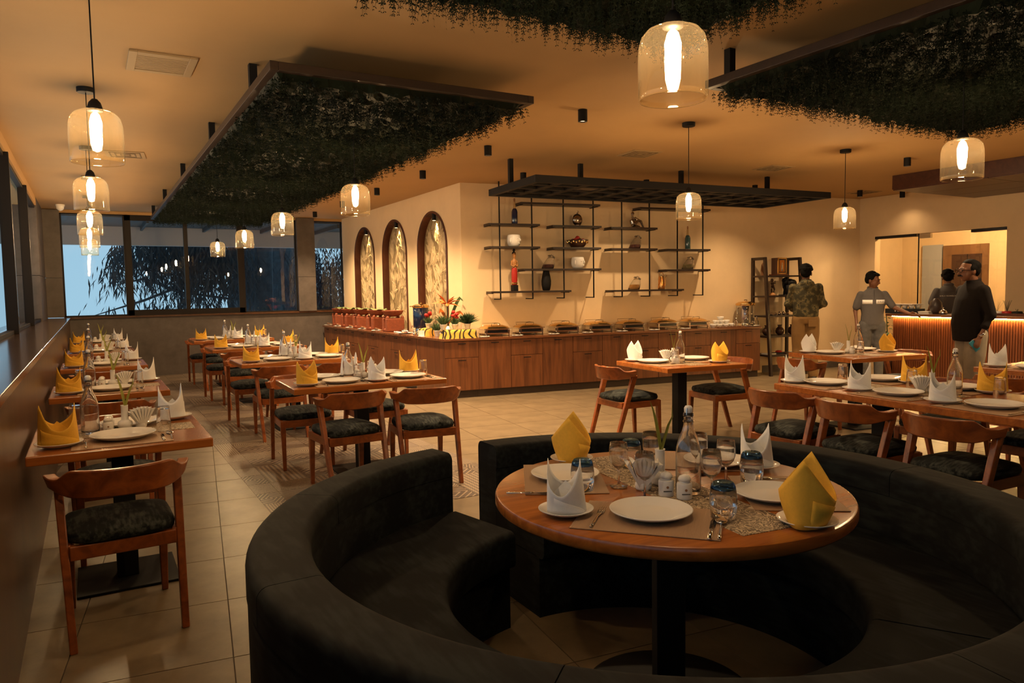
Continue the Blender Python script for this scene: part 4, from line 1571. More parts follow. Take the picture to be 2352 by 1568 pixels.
def booth(label, cx, cy, a0, a1, ri, ro, nroll):
    t = thing('booth_bench', label, 'bench', (cx, cy, 0), 0, 'curved booth benches')
    a0, a1 = R(a0), R(a1)
    n = max(8, int(abs(a1-a0)/R(3)))
    arc_sweep(roundprof(ri+.003, ro-.003, .0, .60, .01, True), a0, a1, n).build('backrest', M['velvet'], t, auto=50)
    st = (a1-a0)/nroll
    g = .0012*(1 if st > 0 else -1)
    for k in range(nroll):
        arc_sweep(roundprof(ri, ro, .592, .70, .035, True), a0+st*k+g, a0+st*(k+1)-g, max(4, n//nroll)).build('top_roll', M['velvet'], t, auto=60)
    arc_sweep(roundprof(.70, ri+.01, .27, .43, .03), a0, a1, n).build('seat', M['velvet'], t, auto=60)
    arc_sweep(roundprof(.74, ri+.01, 0, .275, .01, True), a0, a1, n).build('plinth', M['velvet'], t, auto=50)
    return t


booth('curved dark teal velvet booth bench on the near left of the round table', 1.66, 1.965, 101.5, 301.8, 1.135, 1.325, 5)
booth('curved dark teal velvet booth bench behind the round table', 1.665, 1.965, 89.5, -58, 1.13, 1.325, 3)
RX, RY = 1.740, 1.945
t = thing('round_table', 'round polished wooden table inside the curved booth', 'table', (RX, RY, 0))
MB().lathe([(0, .705), (.593, .705), (.605, .709), (.610, .716), (.610, .739), (.606, .747), (.598, .75), (0, .75)], 96).build('table_top', M['table'], t, auto=40)
MB().box(-.05, .05, -.05, .05, .015, .705, Matrix.Rotation(R(-30), 4, 'Z')).build('pedestal', M['black'], t, bevel=.004)
MB().lathe([(0, 0), (.30, 0), (.30, .008), (.28, .016), (0, .018)], 48).build('base_plate', M['black'], t, auto=40)
its = []


def rt(k, px, py, dg, seat):
    wx, wy = pz(px, py, .757)
    its.append((k, wx-RX, wy-RY, dg, seat))


its.append(('rl', 0, 0, 83, ''))
for (x, y, dg, s_) in ((1.445, 1.70, -48, 'at the near seat'), (1.50, 2.25, -120, 'at the left seat'), (2.02, 1.68, 55, 'at the right seat'), (2.10, 2.17, 140, 'at the far seat')):
    its.append(('ma', x-RX, y-RY, dg, s_))
rt('dp', 1495, 1180, 0, 'at the near seat')
rt('dp', 1298, 1094, 0, 'at the left seat')
rt('dp', 1775, 1139, 0, 'at the right seat')
rt('dp', 1640, 1063, 0, 'at the far seat')
rt('N', 1300, 1175, -40, 'at the near seat')
rt('Y', 1313, 1056, 48, 'at the left seat')
rt('Y', 1854, 1197, 30, 'at the right seat')
rt('N', 1737, 1071, -35, 'at the far seat')
for k, (x, y) in enumerate(((1421, 1114), (1481, 1140), (1495, 1082), (1605, 1085), (1667, 1108), (1634, 1136))):
    rt('wg', x, y, 0, ('left of the napkin holder', 'before the napkin holder', 'behind the vase', 'behind the bottle', 'beside the blue tumbler', 'right of the bottle')[k])
rt('bt', 1338, 1122, 0, 'at the near-left')
rt('bt', 1726, 1104, 0, 'at the right')
rt('bt', 1661, 1184, 0, 'at the near-right')
rt('bt', 1449, 1070, 0, 'at the far-left')
rt('bo', 1581, 1126, 30, '')
rt('va', 1516, 1108, -20, '')
rt('sa', 1530, 1133, -30, '')
rt('pe', 1572, 1140, -30, '')
rt('ho', 1478, 1120, 150, '')
rt('fk', 1372, 1187, -48, 'at the near seat')
rt('kn', 1634, 1212, -48, 'at the near seat')
rt('sn', 1655, 1212, -48, 'at the near seat')
rt('sn', 1797, 1101, 55, 'at the right seat')
rt('kn', 1230, 1131, -120, 'at the left seat')
set_table(RX, RY, 0, 'round booth table', its, big=.94)
# ------------------------------------------------------------------ buffet counter
CT = .815
F0 = Vector((4.13, 9.03, 0))
UX = Vector((math.cos(WA), -math.sin(WA), 0))
NX = Vector((math.sin(WA), math.cos(WA), 0))
ORD = ['first', 'second', 'third', 'fourth', 'fifth', 'sixth', 'seventh', 'eighth', 'ninth', 'tenth', 'eleventh']


def cabinet(label, loc, rz, w, d, split):
    t = thing('cabinet_unit', label, 'cabinet', loc, rz, 'walnut buffet cabinet units')
    MB().box(.001, w-.001, .022, d, .10, CT-.032).build('body', M['cab'], t)
    MB().box(.001, w-.001, .06, .08, 0, .10).build('plinth', M['kick'], t)

    def front(nm, z0, z1):
        o = MB().box(.003, w-.003, 0, .021, z0, z1).build(nm, M['cab'], t, bevel=.002)
        MB().box(w/2-.055, w/2+.055, -.016, -.008, z1-.035, z1-.025).box(w/2-.052, w/2-.046, -.010, 0, z1-.035, z1-.025).box(w/2+.046, w/2+.052, -.010, 0, z1-.035, z1-.025).build('handle', M['black'], o)
    if split:
        front('drawer', .555, CT-.038)
        front('door', .105, .549)
    else:
        front('door', .105, CT-.038)
    return t


w11 = 5.30/11
for k in range(11):
    p = F0+UX*(w11*k)
    cabinet('walnut cabinet unit %s along the long buffet front, %s from its corner' % ('with top drawer' if k % 2 == 0 else 'with tall door', ORD[k]), p, -WA, w11, .445, k % 2 == 0)
w9 = 4.85/9
for k in range(9):
    cabinet('walnut cabinet unit %s below the clay stoves, %s from the window end' % ('with top drawer' if k % 2 else 'with tall door', ORD[k]), (4.13, 14.88-w9*k, 0), -R(90), w9, .46, bool(k % 2))
t = thing('corner_panel', 'walnut filler panel with pale edge strip at the buffet corner', 'panel', (4.13, 10.025, 0), -R(90))
MB().box(.014, .985, .0, .022, .0, CT-.032).build('board', M['cab'], t, bevel=.002)
MB().box(.002, .012, -.004, .02, .0, CT-.032).build('edge_strip', M['steel'], t)
e1 = F0+UX*5.315
wt = [(4.11, 14.92), (4.11, 9.012), tuple((e1-NX*.018)[:2]), tuple((e1+NX*.445)[:2]), (4.598, 9.415), (4.598, 14.92)]
o = MB().prism(wt[::-1] if False else wt, CT-.032, CT).build('worktop', M['ctop'], bevel=.003)
tag(o, 'L-shaped dark wooden worktop running over the buffet cabinets', 'worktop')


def ctr(s, off, z=0.0):
    "point on the long counter: s along it, off from its front edge"
    p = F0+UX*s+NX*off
    return Vector((p.x, p.y, CT+z))


def s_at(px, off):
    "distance along the long counter of a picture column, on the vertical plane off behind its front edge"
    d = ray(px, 750)
    o2 = F0+NX*off
    t_ = (o2.x*NX.x+o2.y*NX.y)/(d[0]*NX.x+d[1]*NX.y)
    return (Vector((d[0]*t_, d[1]*t_, 0))-o2).dot(UX)


# chafing dishes
chaf = thing('chafing_dish', 'chafing dish', 'chafing dish')
MB().box(-.19, .19, -.14, .14, .035, .105).build('water_pan', M['steel'], chaf, bevel=.012)
for sx in (-1, 1):
    MB().box(sx*.17-.008, sx*.17+.008, -.15, -.135, 0, .05).box(sx*.17-.008, sx*.17+.008, .135, .15, 0, .05).box(sx*.17-.006, sx*.17+.006, -.15, .15, .005, .015).build('foot', M['steel'], chaf)
MB().box(-.205, .205, -.155, .155, .103, .113).build('rim', M['steel'], chaf, bevel=.003)
vs = []
for (h, sx, sy) in ((.113, .20, .15), (.135, .175, .125), (.158, .11, .07), (.163, .06, .035)):
    for k in range(16):
        a = 2*math.pi*k/16
        c, q = math.cos(a), math.sin(a)
        vs.append((abs(c)**.4*(1 if c > 0 else -1)*sx, abs(q)**.4*(1 if q > 0 else -1)*sy, h))
fs = [(16*j+k, 16*j+(k+1) % 16, 16*j+16+(k+1) % 16, 16*j+16+k) for j in range(3) for k in range(16)]+[tuple(48+k for k in range(16))]
lid = MB().add(vs, fs).build('lid', M['gold'], chaf, auto=40)
MB().tube([(-.07, -.06, .150), (-.06, -.075, .180), (0, -.08, .186), (.06, -.075, .180), (.07, -.06, .150)], .005, 6).build('handle', M['steel'], lid)
MB().tube([(-.12, .13, .13), (-.12, .16, .178), (.12, .16, .178), (.12, .13, .13)], .004, 6).build('hinge_bar', M['steel'], lid)
MB().box(-.15, .15, -.1435, -.1405, .055, .095).build('window', M['blackg'], chaf)
proto(chaf)
splate2 = tag(MB().lathe([(0, .003), (.05, .003), (.052, 0), (.058, .001), (.08, .010), (.085, .013), (.084, .015), (.07, .011), (.055, .006), (0, .005)], 28).build('saucer', M['white'], auto=35), 'saucer', 'plate')
spoon2 = tag(MB().tube([(-.09, 0, .016), (-.03, 0, .018), (.03, 0, .010)], [.004, .003, .003], 6).ball((.05, 0, .010), (.024, .017, .006), 10, 6).build('serving_spoon', M['steel'], smooth=True), 'spoon', 'spoon')
for k, (cx, sx) in enumerate(((1135, 1111), (1212, 1188), (1294, 1272), (1371, 1350), (1446, 1429), (1523, 1503), (1592.5, 1575))):
    place(chaf, ctr(s_at(cx, .27), .27), -WA, 'chafing dish with golden roll lid, %s from the striped cloth' % ORD[k], 'chafing dishes on the buffet')
    p = ctr(s_at(sx, .085), .085)
    place(splate2, p, 0, 'small white saucer before the %s chafing dish from the striped cloth' % ORD[k], 'saucers on the buffet')
    place(spoon2, p+Vector((0, 0, .002)), R(20+7*k), 'steel serving spoon on saucer before the %s chafing dish' % ORD[k], 'serving spoons')

# bowls, urn, cutlery at the far end of the long counter
bowl = tag(MB().lathe([(0, .002), (.03, 0), (.034, .006), (.05, .03), (.056, .055), (.053, .055), (.047, .032), (.03, .010), (0, .008)], 24).build('white_bowl', M['white'], smooth=True), 'bowl', 'bowl')
for k, (a, b, z) in enumerate(((-.18, 0, 0), (-.06, 0, 0), (.06, 0, 0), (.18, 0, 0), (-.10, .03, .056), (.0, .03, .056), (.10, .03, .056), (.0, .05, .112))):
    place(bowl, ctr(s_at(1661, .2)+a, .22+b, z), 0, 'white soup bowl in the small pyramid of bowls, %s' % ('bottom row %s' % ORD[k] if k < 4 else 'middle row %s' % ORD[k-4] if k < 7 else 'topmost one'), 'white bowls on the buffet')
urn = thing('drink_urn', 'glass and steel drink urn with golden lid by the ladder shelf', 'urn', ctr(s_at(1712, .25), .25))
MB().lathe([(0, 0), (.13, 0), (.135, .01), (.12, .03), (.12, .05), (0, .05)], 28).build('base', M['steel'], urn, auto=40)
MB().lathe([(.14, .05), (.145, .06), (.145, .33), (.14, .34), (.137, .34), (.14, .32), (.14, .06)], 32).build('tank', M['tumbler'], urn, auto=40)
MB().cyl(.06, .05, .34, 20).build('core', M['steel'], urn, smooth=True)
MB().lathe([(.15, .335), (.158, .345), (.155, .37), (.11, .395), (.03, .405), (0, .406)], 32).build('lid', M['gold'], urn, auto=50)
MB().tube([(-.03, 0, .40), (-.03, 0, .425), (.03, 0, .425), (.03, 0, .40)], .006, 8).build('lid_handle', M['gold'], urn)
MB().tube([(0, -.14, .08), (0, -.19, .08), (0, -.19, .05)], .010, 8).build('tap', M['steel'], urn)
for s in (-1, 1):
    MB().tube([(s*.145, 0, .20), (s*.185, 0, .21), (s*.185, 0, .29), (s*.145, 0, .30)], .007, 8).build('side_handle', M['steel'], urn)
tr = thing('cutlery_tray', 'dark tray with two rows of steel spoons before the urn', 'tray', ctr(s_at(1672, .10), .10), -WA)
MB().box(-.22, .22, -.05, .05, 0, .012).build('tray', M['ctop'], tr, bevel=.003)
for k in range(14):
    MB().ball((-.20+.031*k, .015 if k % 2 else -.015, .018), (.012, .02, .006), 8, 5).build('spoon_bowl', M['steel'], tr, smooth=True)
for k, s in enumerate((s_at(1692, .12), s_at(1716, .17), s_at(1740, .22))):
    t = thing('oil_bottle', 'small clear oil bottle at the ladder end of the buffet, %s one' % ('left', 'middle', 'right')[k], 'bottle', ctr(s, .14+.05*k), 0, 'small oil bottles')
    MB().lathe([(0, 0), (.026, 0), (.03, .01), (.03, .07), (.012, .10), (.010, .13), (0, .13)], 16).build('glass_body', M['tumbler'], t, smooth=True)
    MB().cyl(.012, .128, .15, 12).build('cap', M['steel'], t, auto=40)
t = tag(MB().lathe([(0, .003), (.09, .003), (.12, .012), (.125, .016), (.11, .014), (.08, .007), (0, .007)], 28).build('white_plate', M['white'], auto=35, loc=ctr(s_at(1730, .07), .10)), 'white plate at the ladder-shelf end of the buffet', 'plate')

# clay stoves with clay pans on the left wing
for k, (px, py) in enumerate(((784, 748), (806, 750), (834, 752.5), (867, 755.5), (903, 759))):
    x, y = pz(px, py, CT)
    x = 4.36
    y = px_on_x(px, 740, 4.36)[0]
    t = thing('clay_stove', 'square terracotta stove with clay pan, %s from the window end' % ORD[k], 'clay stove', (x, y, CT), R(-90+(-4, 3, 0, 5, -6)[k]), 'terracotta stoves on the buffet')
    b = MB()
    b.box(-.16, -.05, -.15, .15, 0, .22).box(.05, .16, -.15, .15, 0, .22).box(-.05, .05, -.05, .15, 0, .22).box(-.05, .05, -.15, -.05, 0, .05)
    b.build('stove_body', M['terra'], t, bevel=.018, seg=3)
    for sx, sy in ((-.13, -.12), (.13, -.12), (.13, .12), (-.13, .12)):
        MB().ball((sx, sy, .225), (.03, .03, .035), 10, 6).build('pot_rest', M['terra'], t, smooth=True)
    MB().lathe([(0, .245), (.09, .245), (.15, .285), (.175, .335), (.18, .345), (.165, .345), (.135, .295), (.08, .262), (0, .26)], 28).build('clay_pan', M['terra'], t, smooth=True)
    if k < 4:
        vs, fs = [], []
        rr = random.Random(k)
        for i in range(13):
            for j in range(5):
                vs.append((-.30+.05*i+rr.uniform(-.01, .01), (-.11+.055*j)*(1-.5*abs(i-6)/6), .352+.014*math.sin(i*1.1+k)+.012*math.cos(j*2+i)))
        for i in range(12):
            for j in range(4):
                fs.append((5*i+j, 5*i+5+j, 5*i+6+j, 5*i+1+j))
        lf = MB().add(vs, fs).build('banana_leaf', M['leafgreen'], t, smooth=True)
        lf.modifiers.new('thick', 'SOLIDIFY').thickness = .003
for k, y in enumerate([px_on_x(q, 750, 4.185)[0] for q in (754, 776, 804, 832, 864)]):
    place(splate2, (4.185, y, CT), 0, 'small white saucer before the %s clay stove from the window' % ORD[k], 'saucers on the buffet')
    t = thing('wooden_ladle', 'dark coconut ladle resting on saucer before the %s clay stove' % ORD[k], 'ladle', (4.185, y, CT+.006), R(-62), 'coconut ladles')
    MB().lathe([(0, .002), (.025, .004), (.038, .022), (.040, .036), (.036, .036), (.02, .010), (0, .008)], 16).build('ladle_cup', M['clay'], t, smooth=True)
    MB().tube([(-.02, 0, .045), (.05, 0, .03), (.16, 0, .004)], .006, 6).build('ladle_handle', M['cork'], t)
t = thing('glass_plate', 'white plate with upturned glass bowl beside the clay stoves', 'plate', (4.24, px_on_x(930, 760, 4.24)[0], CT))
MB().lathe([(0, .003), (.08, .003), (.125, .015), (.13, .019), (.12, .017), (.08, .008), (0, .008)], 28).build('plate', M['white'], t, auto=35)
MB().lathe([(.05, .008), (.052, .009), (.05, .05), (.03, .07), (0, .075), (0, .072), (.028, .067), (.047, .05)], 20).build('glass_bowl', M['tumbler'], t, smooth=True)
for k in range(7):
    t = tag(MB().ball((0, 0, .014), .014, 10, 7).build('white_sweet', M['white'], smooth=True, loc=(4.20+.03*(k % 2), px_on_x(912, 760, 4.20)[0]+.035*k-.1, CT)), 'white round sweet beside the glass-bowl plate', 'sweet', 'white sweets on the worktop')

# drink dispenser and shakers
t = thing('drink_dispenser', 'dark blue cylinder drink dispenser with golden lid behind the plants', 'dispenser', (4.44, px_on_x(967, 740, 4.44)[0], CT))
MB().lathe([(0, 0), (.10, 0), (.105, .01), (.09, .03), (.09, .09), (0, .09)], 24).build('stand', M['steel'], t, auto=40)
MB().lathe([(0, .09), (.115, .09), (.12, .10), (.12, .40), (.115, .41), (0, .41)], 28).build('tank', M['navyglass'], t, auto=40)
MB().lathe([(.12, .40), (.128, .41), (.125, .435), (.08, .455), (.015, .46), (.015, .48), (0, .482)], 28).build('lid', M['gold'], t, auto=50)
MB().tube([(-.12, -.02, .425), (-.19, -.03, .425)], .008, 8).build('lid_handle', M['gold'], t)
MB().tube([(-.10, 0, .12), (-.16, 0, .12), (-.16, 0, .09)], .010, 8).build('tap', M['steel'], t)
for k, y in enumerate([px_on_x(q, 757, 4.19)[0] for q in (952, 961)]):
    t = thing('steel_shaker', 'small steel shaker %s of the drink dispenser' % ('left', 'right')[k], 'shaker', (4.19, y, CT))
    MB().lathe([(0, 0), (.022, 0), (.024, .01), (.02, .06), (0, .06)], 16).build('body', M['steel'], t, smooth=True)
    MB().lathe([(.02, .06), (.016, .085), (0, .09)], 16).build('cap', M['steel'], t, smooth=True)
t = thing('sign_card', 'small white card standing before the drink dispenser', 'card', (4.17, px_on_x(968, 757, 4.17)[0], CT), R(-60))
MB().box(-.05, .05, -.002, .002, .0, .085).build('card', M['paper'], t)
MB().box(-.05, .05, -.025, .025, 0, .004).build('card_foot', M['paper'], t)


# draped tiger-striped blocks
def draped(label, cx, cy, rz, w, d, h, seed):
    t = thing('striped_cloth_block', label, 'cloth', (cx, cy, CT), rz)
    rr = random.Random(seed)
    vs, fs = [], []
    n = 40
    rows = [(1.10, 0), (1.06, h*.25), (1.02, h*.6), (1.0, h*.92), (.93, h), (.5, h+.004)]
    ph = [rr.uniform(0, 6) for _ in range(3)]
    for j, (s, z) in enumerate(rows):
        for k in range(n):
            a = 2*math.pi*k/n
            c, q = math.cos(a), math.sin(a)
            f = 1+(.035*math.sin(9*a+ph[0])+.025*math.sin(15*a+ph[1]))*(1-j/5)
            vs.append((abs(c)**.3*(1 if c > 0 else -1)*w/2*s*f, abs(q)**.3*(1 if q > 0 else -1)*d/2*s*f, z+(.006*math.sin(7*a+ph[2]) if 0 < j < 4 else 0)))
    for j in range(5):
        for k in range(n):
            fs.append((n*j+k, n*j+(k+1) % n, n*j+n+(k+1) % n, n*j+n+k))
    fs.append(tuple(5*n+k for k in range(n)))
    MB().add(vs, fs).build('draped_cloth', M['tiger'], t, smooth=True)
    return t


draped('small block draped in yellow and black striped cloth at the corner', 4.30, px_on_x(982, 765, 4.30)[0], R(-60), .20, .20, .11, 1)
pb = ctr(s_at(1053, .17), .17)
draped('long block draped in yellow and black striped cloth under the potted plants', pb.x, pb.y, -WA, .46, .24, .115, 2)


def pot(t, r, h):
    MB().lathe([(0, 0), (r*.62, 0), (r*.68, .004), (r*.95, h*.88), (r, h*.9), (r, h), (r*.9, h), (r*.85, h*.85), (0, h*.8)], 20).build('pot', M['white'], t, auto=50)


def tuft(t, h0, n, L0, L1, sp, mat, seed, nm='grass_blades', w=.004):
    rr = random.Random(seed)
    mb = MB()
    for _ in range(n):
        az, ti, L = rr.uniform(0, 6.28), rr.uniform(.05, sp), rr.uniform(L0, L1)
        p = Vector((0, 0, h0))+Vector((math.cos(az), math.sin(az), 0))*rr.uniform(0, .02)
        d = Vector((math.cos(az)*math.sin(ti), math.sin(az)*math.sin(ti), math.cos(ti)))
        s = d.cross(Vector((rr.uniform(-1, 1), rr.uniform(-1, 1), .3))).normalized()*w
        m = p+d*L*.6
        e = p+d*L+Vector((d.x, d.y, -.5))*L*.15
        mb.add([p-s*.6, p+s*.6, m+s, m-s, e], [(0, 1, 2, 3), (3, 2, 4)])
    return tag(mb.build(nm, mat, t), kind='stuff')


def flower(t, c, n, L, mat, up=.6, seed=0, nm='petal', wk=.32):
    rr = random.Random(seed)
    for k in range(n):
        az = 6.283*k/n+rr.uniform(-.25, .25)
        ti = rr.uniform(up*.6, up*1.5)
        d = Vector((math.cos(az)*math.sin(ti), math.sin(az)*math.sin(ti), math.cos(ti)))
        s = d.cross(Vector((0, 0, 1))).normalized()*L*wk*.5
        p = Vector(c)
        q = rr.uniform(.8, 1.1)*L
        dr = Vector((0, 0, -.16*q))
        MB().add([p, p+d*q*.45+s, p+d*q+dr, p+d*q*.45-s, p+d*q*.5+Vector((0, 0, .012))], [(0, 1, 4), (1, 2, 4), (2, 3, 4), (3, 0, 4)]).build(nm, mat, t)


def px_ctr(px, py, z):
    x, y = pz(px, py, z)
    return x, y


t = thing('potted_grass', 'white pot of green grass standing before the striped cloth', 'potted plant', (*pz(1004, 772, CT), CT))
pot(t, .045, .085)
tuft(t, .07, 150, .08, .17, .9, M['grass'], 5)
zt = CT+.119
pB = ctr(.16, .22)
t = thing('potted_flower', 'white pot with red flowers left of the orange bloom', 'potted plant', (4.30, px_on_x(984, 762, 4.30)[0], CT+.114))
pot(t, .045, .07)
tuft(t, .06, 120, .06, .13, .8, M['grass'], 6)
for k, (a, b, c) in enumerate(((-.03, 0, .19), (.02, -.02, .22), (.0, .03, .17), (.04, .02, .20))):
    MB().ball((a, b, c), (.030, .030, .026), 10, 7).build('red_bloom', M['redfl'], t, smooth=True)
    MB().tube([(0, 0, .06), (a*.6, b*.6, c-.06), (a, b, c)], .003, 5).build('stem', M['green'], t)
for k, (s, lab, kind) in enumerate(((s_at(1018, .17), 'white pot of bushy green grass below the orange bloom', 'g'), (s_at(1045, .17), 'white pot with red flowers right of the orange bloom', 'r'), (s_at(1074, .17), 'white pot with round needle-leaved bush at the end of the striped cloth', 'b'))):
    p = ctr(s, .17)
    t = thing('potted_plant', lab, 'potted plant', (p.x, p.y, zt))
    pot(t, .048, .075)
    if kind == 'g':
        tuft(t, .06, 220, .08, .18, .85, M['grass'], 8)
    elif kind == 'r':
        tuft(t, .06, 140, .06, .14, .8, M['grass'], 9)
        for (a, b, c) in ((-.03, 0, .19), (.02, -.02, .21), (-.01, .02, .24), (.03, .0, .165)):
            MB().ball((a, b, c), (.028, .028, .024), 10, 7).build('red_bloom', M['redfl'], t, smooth=True)
            MB().tube([(0, 0, .06), (a*.6, b*.6, c-.06), (a, b, c)], .003, 5).build('stem', M['green'], t)
    else:
        tuft(t, .07, 520, .10, .20, 1.25, M['green'], 10, 'needle_leaves')
p = ctr(s_at(1030, .36), .36)
t = thing('orange_flower', 'large orange artificial bloom rising above the potted plants', 'flower', (p.x, p.y, CT))
MB().lathe([(0, 0), (.05, 0), (.045, .12), (.02, .16), (.016, .16), (.03, .12), (0, .02)], 18).build('vase', M['white'], t, smooth=True)
MB().tube([(0, 0, .08), (-.01, 0, .30), (-.02, -.01, .46)], .006, 6).build('stem', M['green'], t)
flower(t, (-.02, -.01, .46), 15, .24, M['orange'], 1.05, 3)
for k, (dx, dz) in enumerate(((.24, .50), (.24, .30), (-.14, .34))):
    blade([(0, 0, .20), (dx*.3, 0, .2+(dz-.2)*.4+.03), (dx*.6, .01, .2+(dz-.2)*.8+.05), (dx*.8, .01, dz+.05), (dx*.92, .0, dz+.02), (dx, 0, dz)], .028).build('leaf', (M['grass'] if k == 0 else M['orange']), t, smooth=True)
# ------------------------------------------------------------------ wall shelves (two rod-and-board units)
def wall_s(px, py, off):
    d = ray(px, py)
    n = Rw.to_3x3() @ Vector((0, 1, 0))
    o2 = on_wall(0, off)
    t_ = (o2.x*n.x+o2.y*n.y)/(d[0]*n.x+d[1]*n.y)
    q = Vector((d[0]*t_, d[1]*t_, EYE+d[2]*t_))-o2
    u = Rw.to_3x3() @ Vector((1, 0, 0))
    return q.dot(u), EYE+d[2]*t_


SH = [('left', (.487, .983, 1.482, 1.971), ((.81, 2.08, 2.69), (.32, 1.10, 2.385), (1.30, 2.10, 2.375), (.32, 1.10, 2.065), (1.30, 2.09, 2.06), (.83, 2.09, 1.75), (.34, 1.59, 1.435))),
      ('right', (2.454, 2.937, 3.443, 3.918), ((2.76, 4.05, 2.67), (2.26, 3.07, 2.365), (2.26, 3.07, 2.05), (3.22, 4.05, 2.045), (3.22, 4.05, 1.73), (2.27, 3.55, 1.425)))]
for nm, rods, boards in SH:
    t = thing('display_shelf', '%s wall shelf of thin black rods and dark wooden boards' % nm, 'shelf', (4.6, 9.42, 0), -WA, 'rod and board wall shelves')
    for s in rods:
        MB().tube([(s, -.25, ZC), (s, -.25, 1.33)], .011, 4).tube([(s, -.26, 1.336), (s, 0, 1.336)], .010, 4).build('rod', M['black'], t)
    for a, b, z in boards:
        MB().box(a, b, -.275, -.055, z-.014, z+.014).build('board', M['dwood'], t, bevel=.002)
        MB().box(a+.02, a+.04, -.25, 0, z-.022, z-.014).build('bracket', M['black'], t)
        MB().box(b-.04, b-.02, -.25, 0, z-.022, z-.014).build('bracket', M['black'], t)


def on_board(px, z):
    s, _ = wall_s(px, 600, .165)
    p = on_wall(s, .165, z+.014)
    return (p.x, p.y, p.z)


def shelf_bottle(px, z, glass, lab):
    t = thing('glass_bottle', lab, 'bottle', on_board(px, z))
    MB().lathe([(0, 0), (.042, 0), (.044, .006), (.044, .17), (.034, .205), (.018, .225), (0, .225)], 24).build('bottle_body', glass, t, smooth=True)
    MB().lathe([(.022, .215), (.017, .24), (.014, .31), (.014, .315), (0, .315)], 20).build('neck', M['tanneck'], t, smooth=True)
    MB().lathe([(0, .31), (.011, .31), (.013, .34), (.011, .365), (0, .365)], 12).build('stopper', M['cork'], t, smooth=True)


shelf_bottle(1183.5, 2.385, M['bottleblue'], 'dark blue bottle with tan neck on the left wall shelf')
shelf_bottle(1579.5, 2.045, M['bottleteal'], 'teal bottle with tan neck on the right wall shelf')


def head_pot(px, z, lab):
    t = thing('face_planter', lab, 'planter', on_board(px, z), R(25))
    MB().lathe([(0, 0), (.06, 0), (.085, .02), (.100, .07), (.098, .13), (.088, .165), (.08, .17), (.075, .16), (.08, .10), (0, .05)], 24).build('pot', M['white'], t, smooth=True)
    MB().tube([(0, -.098, .125), (0, -.115, .085), (0, -.108, .075), (0, -.095, .07)], [.008, .012, .010, .005], 8).build('nose', M['white'], t, smooth=True)
    MB().ball((0, -.098, .045), (.022, .008, .007), 10, 6).build('lips', M['white'], t, smooth=True)
    for s in (-1, 1):
        MB().ball((s*.038, -.088, .105), (.020, .008, .008), 10, 6).build('eyelid', M['white'], t, smooth=True)
        MB().ball((s*.098, -.01, .085), (.012, .018, .04), 8, 6).build('ear', M['white'], t, smooth=True)


head_pot(1181, 2.065, 'white face-shaped planter on the upper left wall shelf')
head_pot(1327, 1.75, 'white face-shaped planter on the lower board of the left wall shelf')


def jar(px, z, spice, lab, lv):
    t = thing('tilted_jar', lab, 'jar', on_board(px, z), R(0))
    # slanted glass jar, mouth to the right
    Mx = Matrix(((1, 0, .42, 0), (0, 1, 0, 0), (0, 0, 1, 0), (0, 0, 0, 1)))
    MB().lathe([(0, 0), (.085, 0), (.09, .01), (.085, .07), (.06, .14), (.048, .165), (.046, .165), (.058, .138), (.082, .07), (.086, .012), (0, .008)], 24, M=Mx).build('glass_body', M['tumbler'], t, smooth=True)
    Ms = Matrix(((1, 0, .3, 0), (0, 1, 0, 0), (0, 0, 1, 0), (0, 0, 0, 1)))
    MB().lathe([(0, .009), (.083, .010), (.082, .03), (.078, lv), (0, lv+.004)], 24, M=Ms).build('contents', spice, t, auto=50)
    ld_ = MB().lathe([(0, 0), (.055, 0), (.058, .006), (.05, .016), (.014, .022), (.018, .04), (0, .046)], 20, M=Matrix.Translation((.072, 0, .168)) @ Matrix.Rotation(R(22), 4, 'Y')).build('lid', M['tumbler'], t, smooth=True)


jar(1257, 1.75, M['spice_r'], 'slanted glass jar of dark red spice on the left wall shelf', .06)
jar(1457, 2.05, M['spice_r'], 'slanted glass jar of dark red spice on the right wall shelf', .06)
jar(1578, 1.73, M['spice_g'], 'slanted glass jar of olive-coloured spice on the right wall shelf', .075)
jar(1455, 1.425, M['spice_o'], 'slanted glass jar of orange spice on the lowest right board', .075)
t = thing('figurine', 'tall carved woman figurine in red skirt on the left wall shelf', 'figurine', on_board(1181, 1.435))
MB().box(-.04, .04, -.04, .04, 0, .085).build('block', M['black'], t, bevel=.004)
MB().lathe([(0, .085), (.038, .085), (.040, .10), (.036, .12), (.046, .15), (.046, .26), (.04, .31), (.036, .33), (0, .33)], 20, sy=.8).build('skirt', M['redcloth'], t, smooth=True)
fg = MB()
fg.lathe([(.034, .32), (.030, .36), (.040, .41), (.036, .44), (.016, .455), (.014, .47), (.026, .485), (.030, .515), (.024, .545), (0, .555)], 18, sy=.8)
for s in (-1, 1):
    fg.tube([(s*.042, 0, .43), (s*.055, -.01, .37), (s*.03, -.03, .345), (0, -.036, .375)], [.012, .011, .010, .008], 8)
fg.build('torso', M['figskin'], t, smooth=True)
MB().ball((0, .006, .535), (.03, .027, .028), 12, 8).ball((0, .004, .58), (.02, .02, .022), 10, 7).build('hair_bun', M['black'], t, smooth=True)
MB().lathe([(.047, .10), (.05, .11), (.047, .12)], 18, sy=.8).build('hem_band', M['gold'], t)
t = tag(MB().lathe([(0, 0), (.045, 0), (.055, .01), (.07, .08), (.072, .14), (.058, .22), (.045, .275), (.047, .29), (.04, .29), (.042, .27), (0, .2)], 24).build('dark_vase', M['clay'], smooth=True, loc=on_board(1254, 1.435)), 'tall dark woven-look vase on the lowest left board', 'vase')
t.data.materials[0] = M['black']
t = thing('silver_disc', 'round silver ornament with top knob on the left wall shelf', 'ornament', on_board(1327, 2.375))
